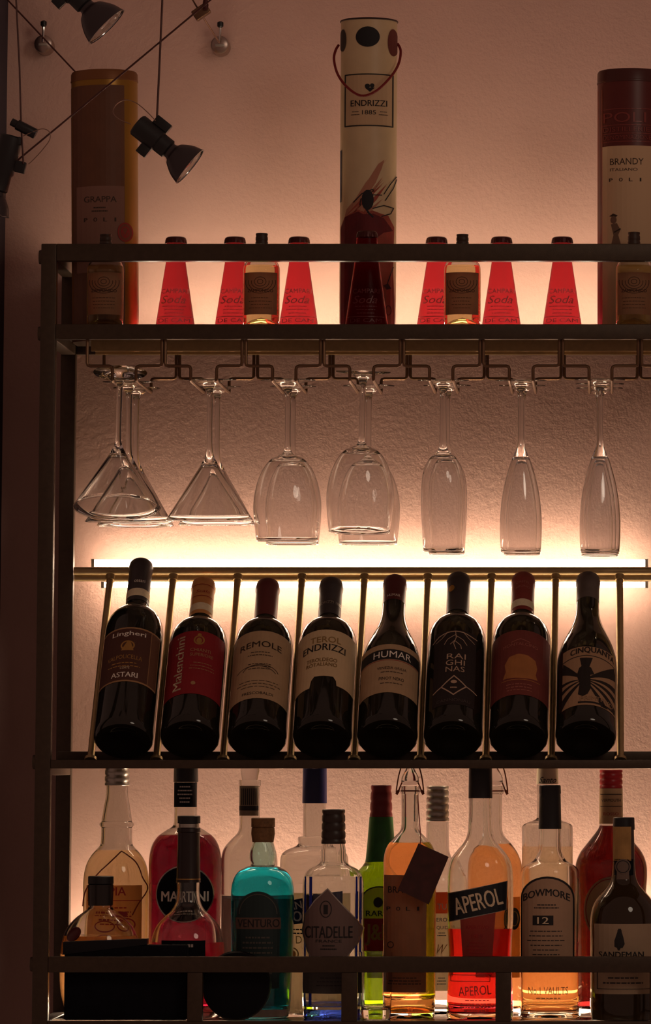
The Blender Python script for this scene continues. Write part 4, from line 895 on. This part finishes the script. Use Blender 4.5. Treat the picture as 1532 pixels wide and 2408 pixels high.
def puck(px, py, label):
    p = at(px, py, YW - .001); root = thing('wall_anchor', label, 'cable anchor', p, 'chrome anchors on the wall')
    Rr = 22 * S(YW, .9); bm = bmesh.new(); lathe(bm, solid([(Rr * .7, .030), (Rr * .95, .028), (Rr, .022), (Rr, 0)]), 40); bmesh.ops.rotate(bm, verts=bm.verts, cent=(0, 0, 0), matrix=Matrix.Rotation(math.pi / 2, 3, 'X')); mesh_obj('puck', bm, M('smoked_chrome', C(170, 150, 140), .32, metal=1), root)
    bm = bmesh.new(); tube(bm, [(0, -.032, .002), (.001, -.034, .016), (.001, -.034, .024)], .0018, 8); mesh_obj('pin', bm, chrome_m, root)
    bm = bmesh.new(); lathe(bm, solid([(.002, -.004), (.0042, -.002), (.0042, .003), (.002, .0045)]), 20); bmesh.ops.translate(bm, verts=bm.verts, vec=(.001, -.034, .026)); mesh_obj('knob', bm, black_m, root)
    bm = bmesh.new(); box(bm, (-.006, -.0325, -.003), (.006, -.0302, .0005), .0004); mesh_obj('slot', bm, silver_m, root)
puck(107, 110, 'round chrome wall anchor at upper left'); puck(521, 112, 'round chrome wall anchor right of the hanging cable')
p = at(474, 26, .13); root = thing('cable_clamp', 'small dark clamp block where cables meet at top', 'cable clamp', p)
bm = bmesh.new(); box(bm, (-.012, -.008, -.008), (.010, .008, .006), .0015); bmesh.ops.rotate(bm, verts=bm.verts, cent=(0, 0, 0), matrix=Matrix.Rotation(math.radians(-35), 3, 'Y')); mesh_obj('clamp_block', bm, wire_m, root)
bm = bmesh.new(); lathe(bm, solid([(.003, -.006), (.004, 0), (.003, .007)]), 16); bmesh.ops.translate(bm, verts=bm.verts, vec=(.006, -.010, .006)); mesh_obj('clamp_screw', bm, crown_m, root)

def spot(A, B, rb, Y, label, lit=False, text=False):
    """A: rear end of housing, B: centre of the lens, in photo pixels; the lamp aims along A->B"""
    PA, PB = at(A[0], A[1], Y), at(B[0], B[1], Y - A[2] if len(A) > 2 else Y); ax = (PB - PA); Ln = ax.length
    root = thing('spotlight', label, 'spotlight', PA, 'small spotlights hanging from cables'); root.rotation_mode = 'QUATERNION'; root.rotation_quaternion = ax.normalized().to_track_quat('Z', 'Y')
    R_ = rb * S(Y, .8); bm = bmesh.new(); h = Ln - R_ * 1.3
    lathe(bm, solid([(.0125, 0), (.0145, .002), (.0145, h * .68), (.0125, h * .72), (.0125, h), (.010, h + .002)]), 40); mesh_obj('housing', bm, M('spot_black', (.012, .011, .012), .5), root)
    pr = spline([(.0095, h - .002), (.0105, h + .006), (R_ * .58, h + R_ * .38), (R_ * .86, h + R_ * .84), (R_, Ln)])
    bm = bmesh.new(); inn = [(r_ - .0012, z_ ) for r_, z_ in pr]; lathe(bm, pr + [(R_ + .0006, Ln + .001), (R_ - .001, Ln + .001)] + list(reversed(inn)), 56); refl = mesh_obj('reflector', bm, M('grey_reflector', C(62, 54, 56), .35, metal=.3), root)
    bm = bmesh.new(); lathe(bm, [(r_ - .0014, z_ + .0002) for r_, z_ in pr]); mesh_obj('mirror_bowl', bm, chrome_m, refl)
    bm = bmesh.new(); lathe(bm, [(R_ - .0013, Ln - .0005), (R_ * .6, Ln + .001), (0, Ln + .0015)], 48); mesh_obj('front_glass', bm, glass_m, refl)
    bm = bmesh.new(); lathe(bm, solid([(.003, h + .004), (.004, h + .014), (.003, h + .018)]), 16); mesh_obj('lamp_capsule', bm, chrome_m, refl)
    bm = bmesh.new(); box(bm, (-.006, -.006, h * .28), (.006, .006, h * .28 + .022), .001)
    up = 1
    bmesh.ops.translate(bm, verts=bm.verts, vec=(0, 0, 0)); 
    for v in bm.verts: v.co += Vector((0, .0195, 0))
    mesh_obj('cable_bracket', bm, black_m, root)
    bm = bmesh.new(); box(bm, (-.005, -.007, h * .40), (.005, .007, h * .40 + .014), .001)
    for v in bm.verts: v.co += Vector((0, -.0195, 0))
    mesh_obj('tension_knob', bm, black_m, root)
    if text:
        L = Label(R=R_ * .9, off=.001); 
    return root, Ln
r1, _ = spot((322, 292), (446, 391), 50, YC, 'black spotlight with clear lens hanging before the left brown tube tin')
r2, _ = spot((128, -60), (250, 62), 56, YC, 'black spotlight with grey reflector cut by the top edge')
r3, _ = spot((28, 320), (-20, 500), 42, YC, 'black spotlight cut by the left edge of the picture')
def wireloop(root, pts, mat, rad=.0006, name='lead_wire'):
    bm = bmesh.new(); inv = (Matrix.Translation(root.location) @ root.rotation_quaternion.to_matrix().to_4x4()).inverted()
    tube(bm, [inv @ q for q in smoothpts([at(a_, b_, YC - .012 - c_) for a_, b_, c_ in pts])], rad, 6); mesh_obj(name, bm, mat, root)
wireloop(r1, [(366, 284, 0), (345, 262, 0), (320, 242, .004), (295, 235, .006), (274, 245, .006), (266, 264, .004), (280, 280, .002), (308, 292, 0)], cab2_m)
wireloop(r3, [(54, 320, 0), (78, 310, 0), (100, 303, .003), (116, 310, .004), (117, 328, .004), (100, 352, .002), (80, 374, 0), (67, 386, 0)], cab2_m)
p = at(54, 300, YC - .006); root = thing('cable_clamp', 'black cylindrical clamp gripping the far left vertical cable', 'cable clamp', p)
bm = bmesh.new(); lathe(bm, solid([(.006, -.018), (.0065, -.017), (.0065, .008), (.0048, .0085), (.0048, .016)]), 20); bmesh.ops.rotate(bm, verts=bm.verts, cent=(0, 0, 0), matrix=Matrix.Rotation(math.radians(-63), 3, 'Y')); mesh_obj('clamp_body', bm, black_m, root)
bm = bmesh.new(); box(bm, (-.022, -.004, -.022), (-.002, .004, -.012), .001); mesh_obj('clamp_arm', bm, black_m, root)
bpy.context.view_layer.update()
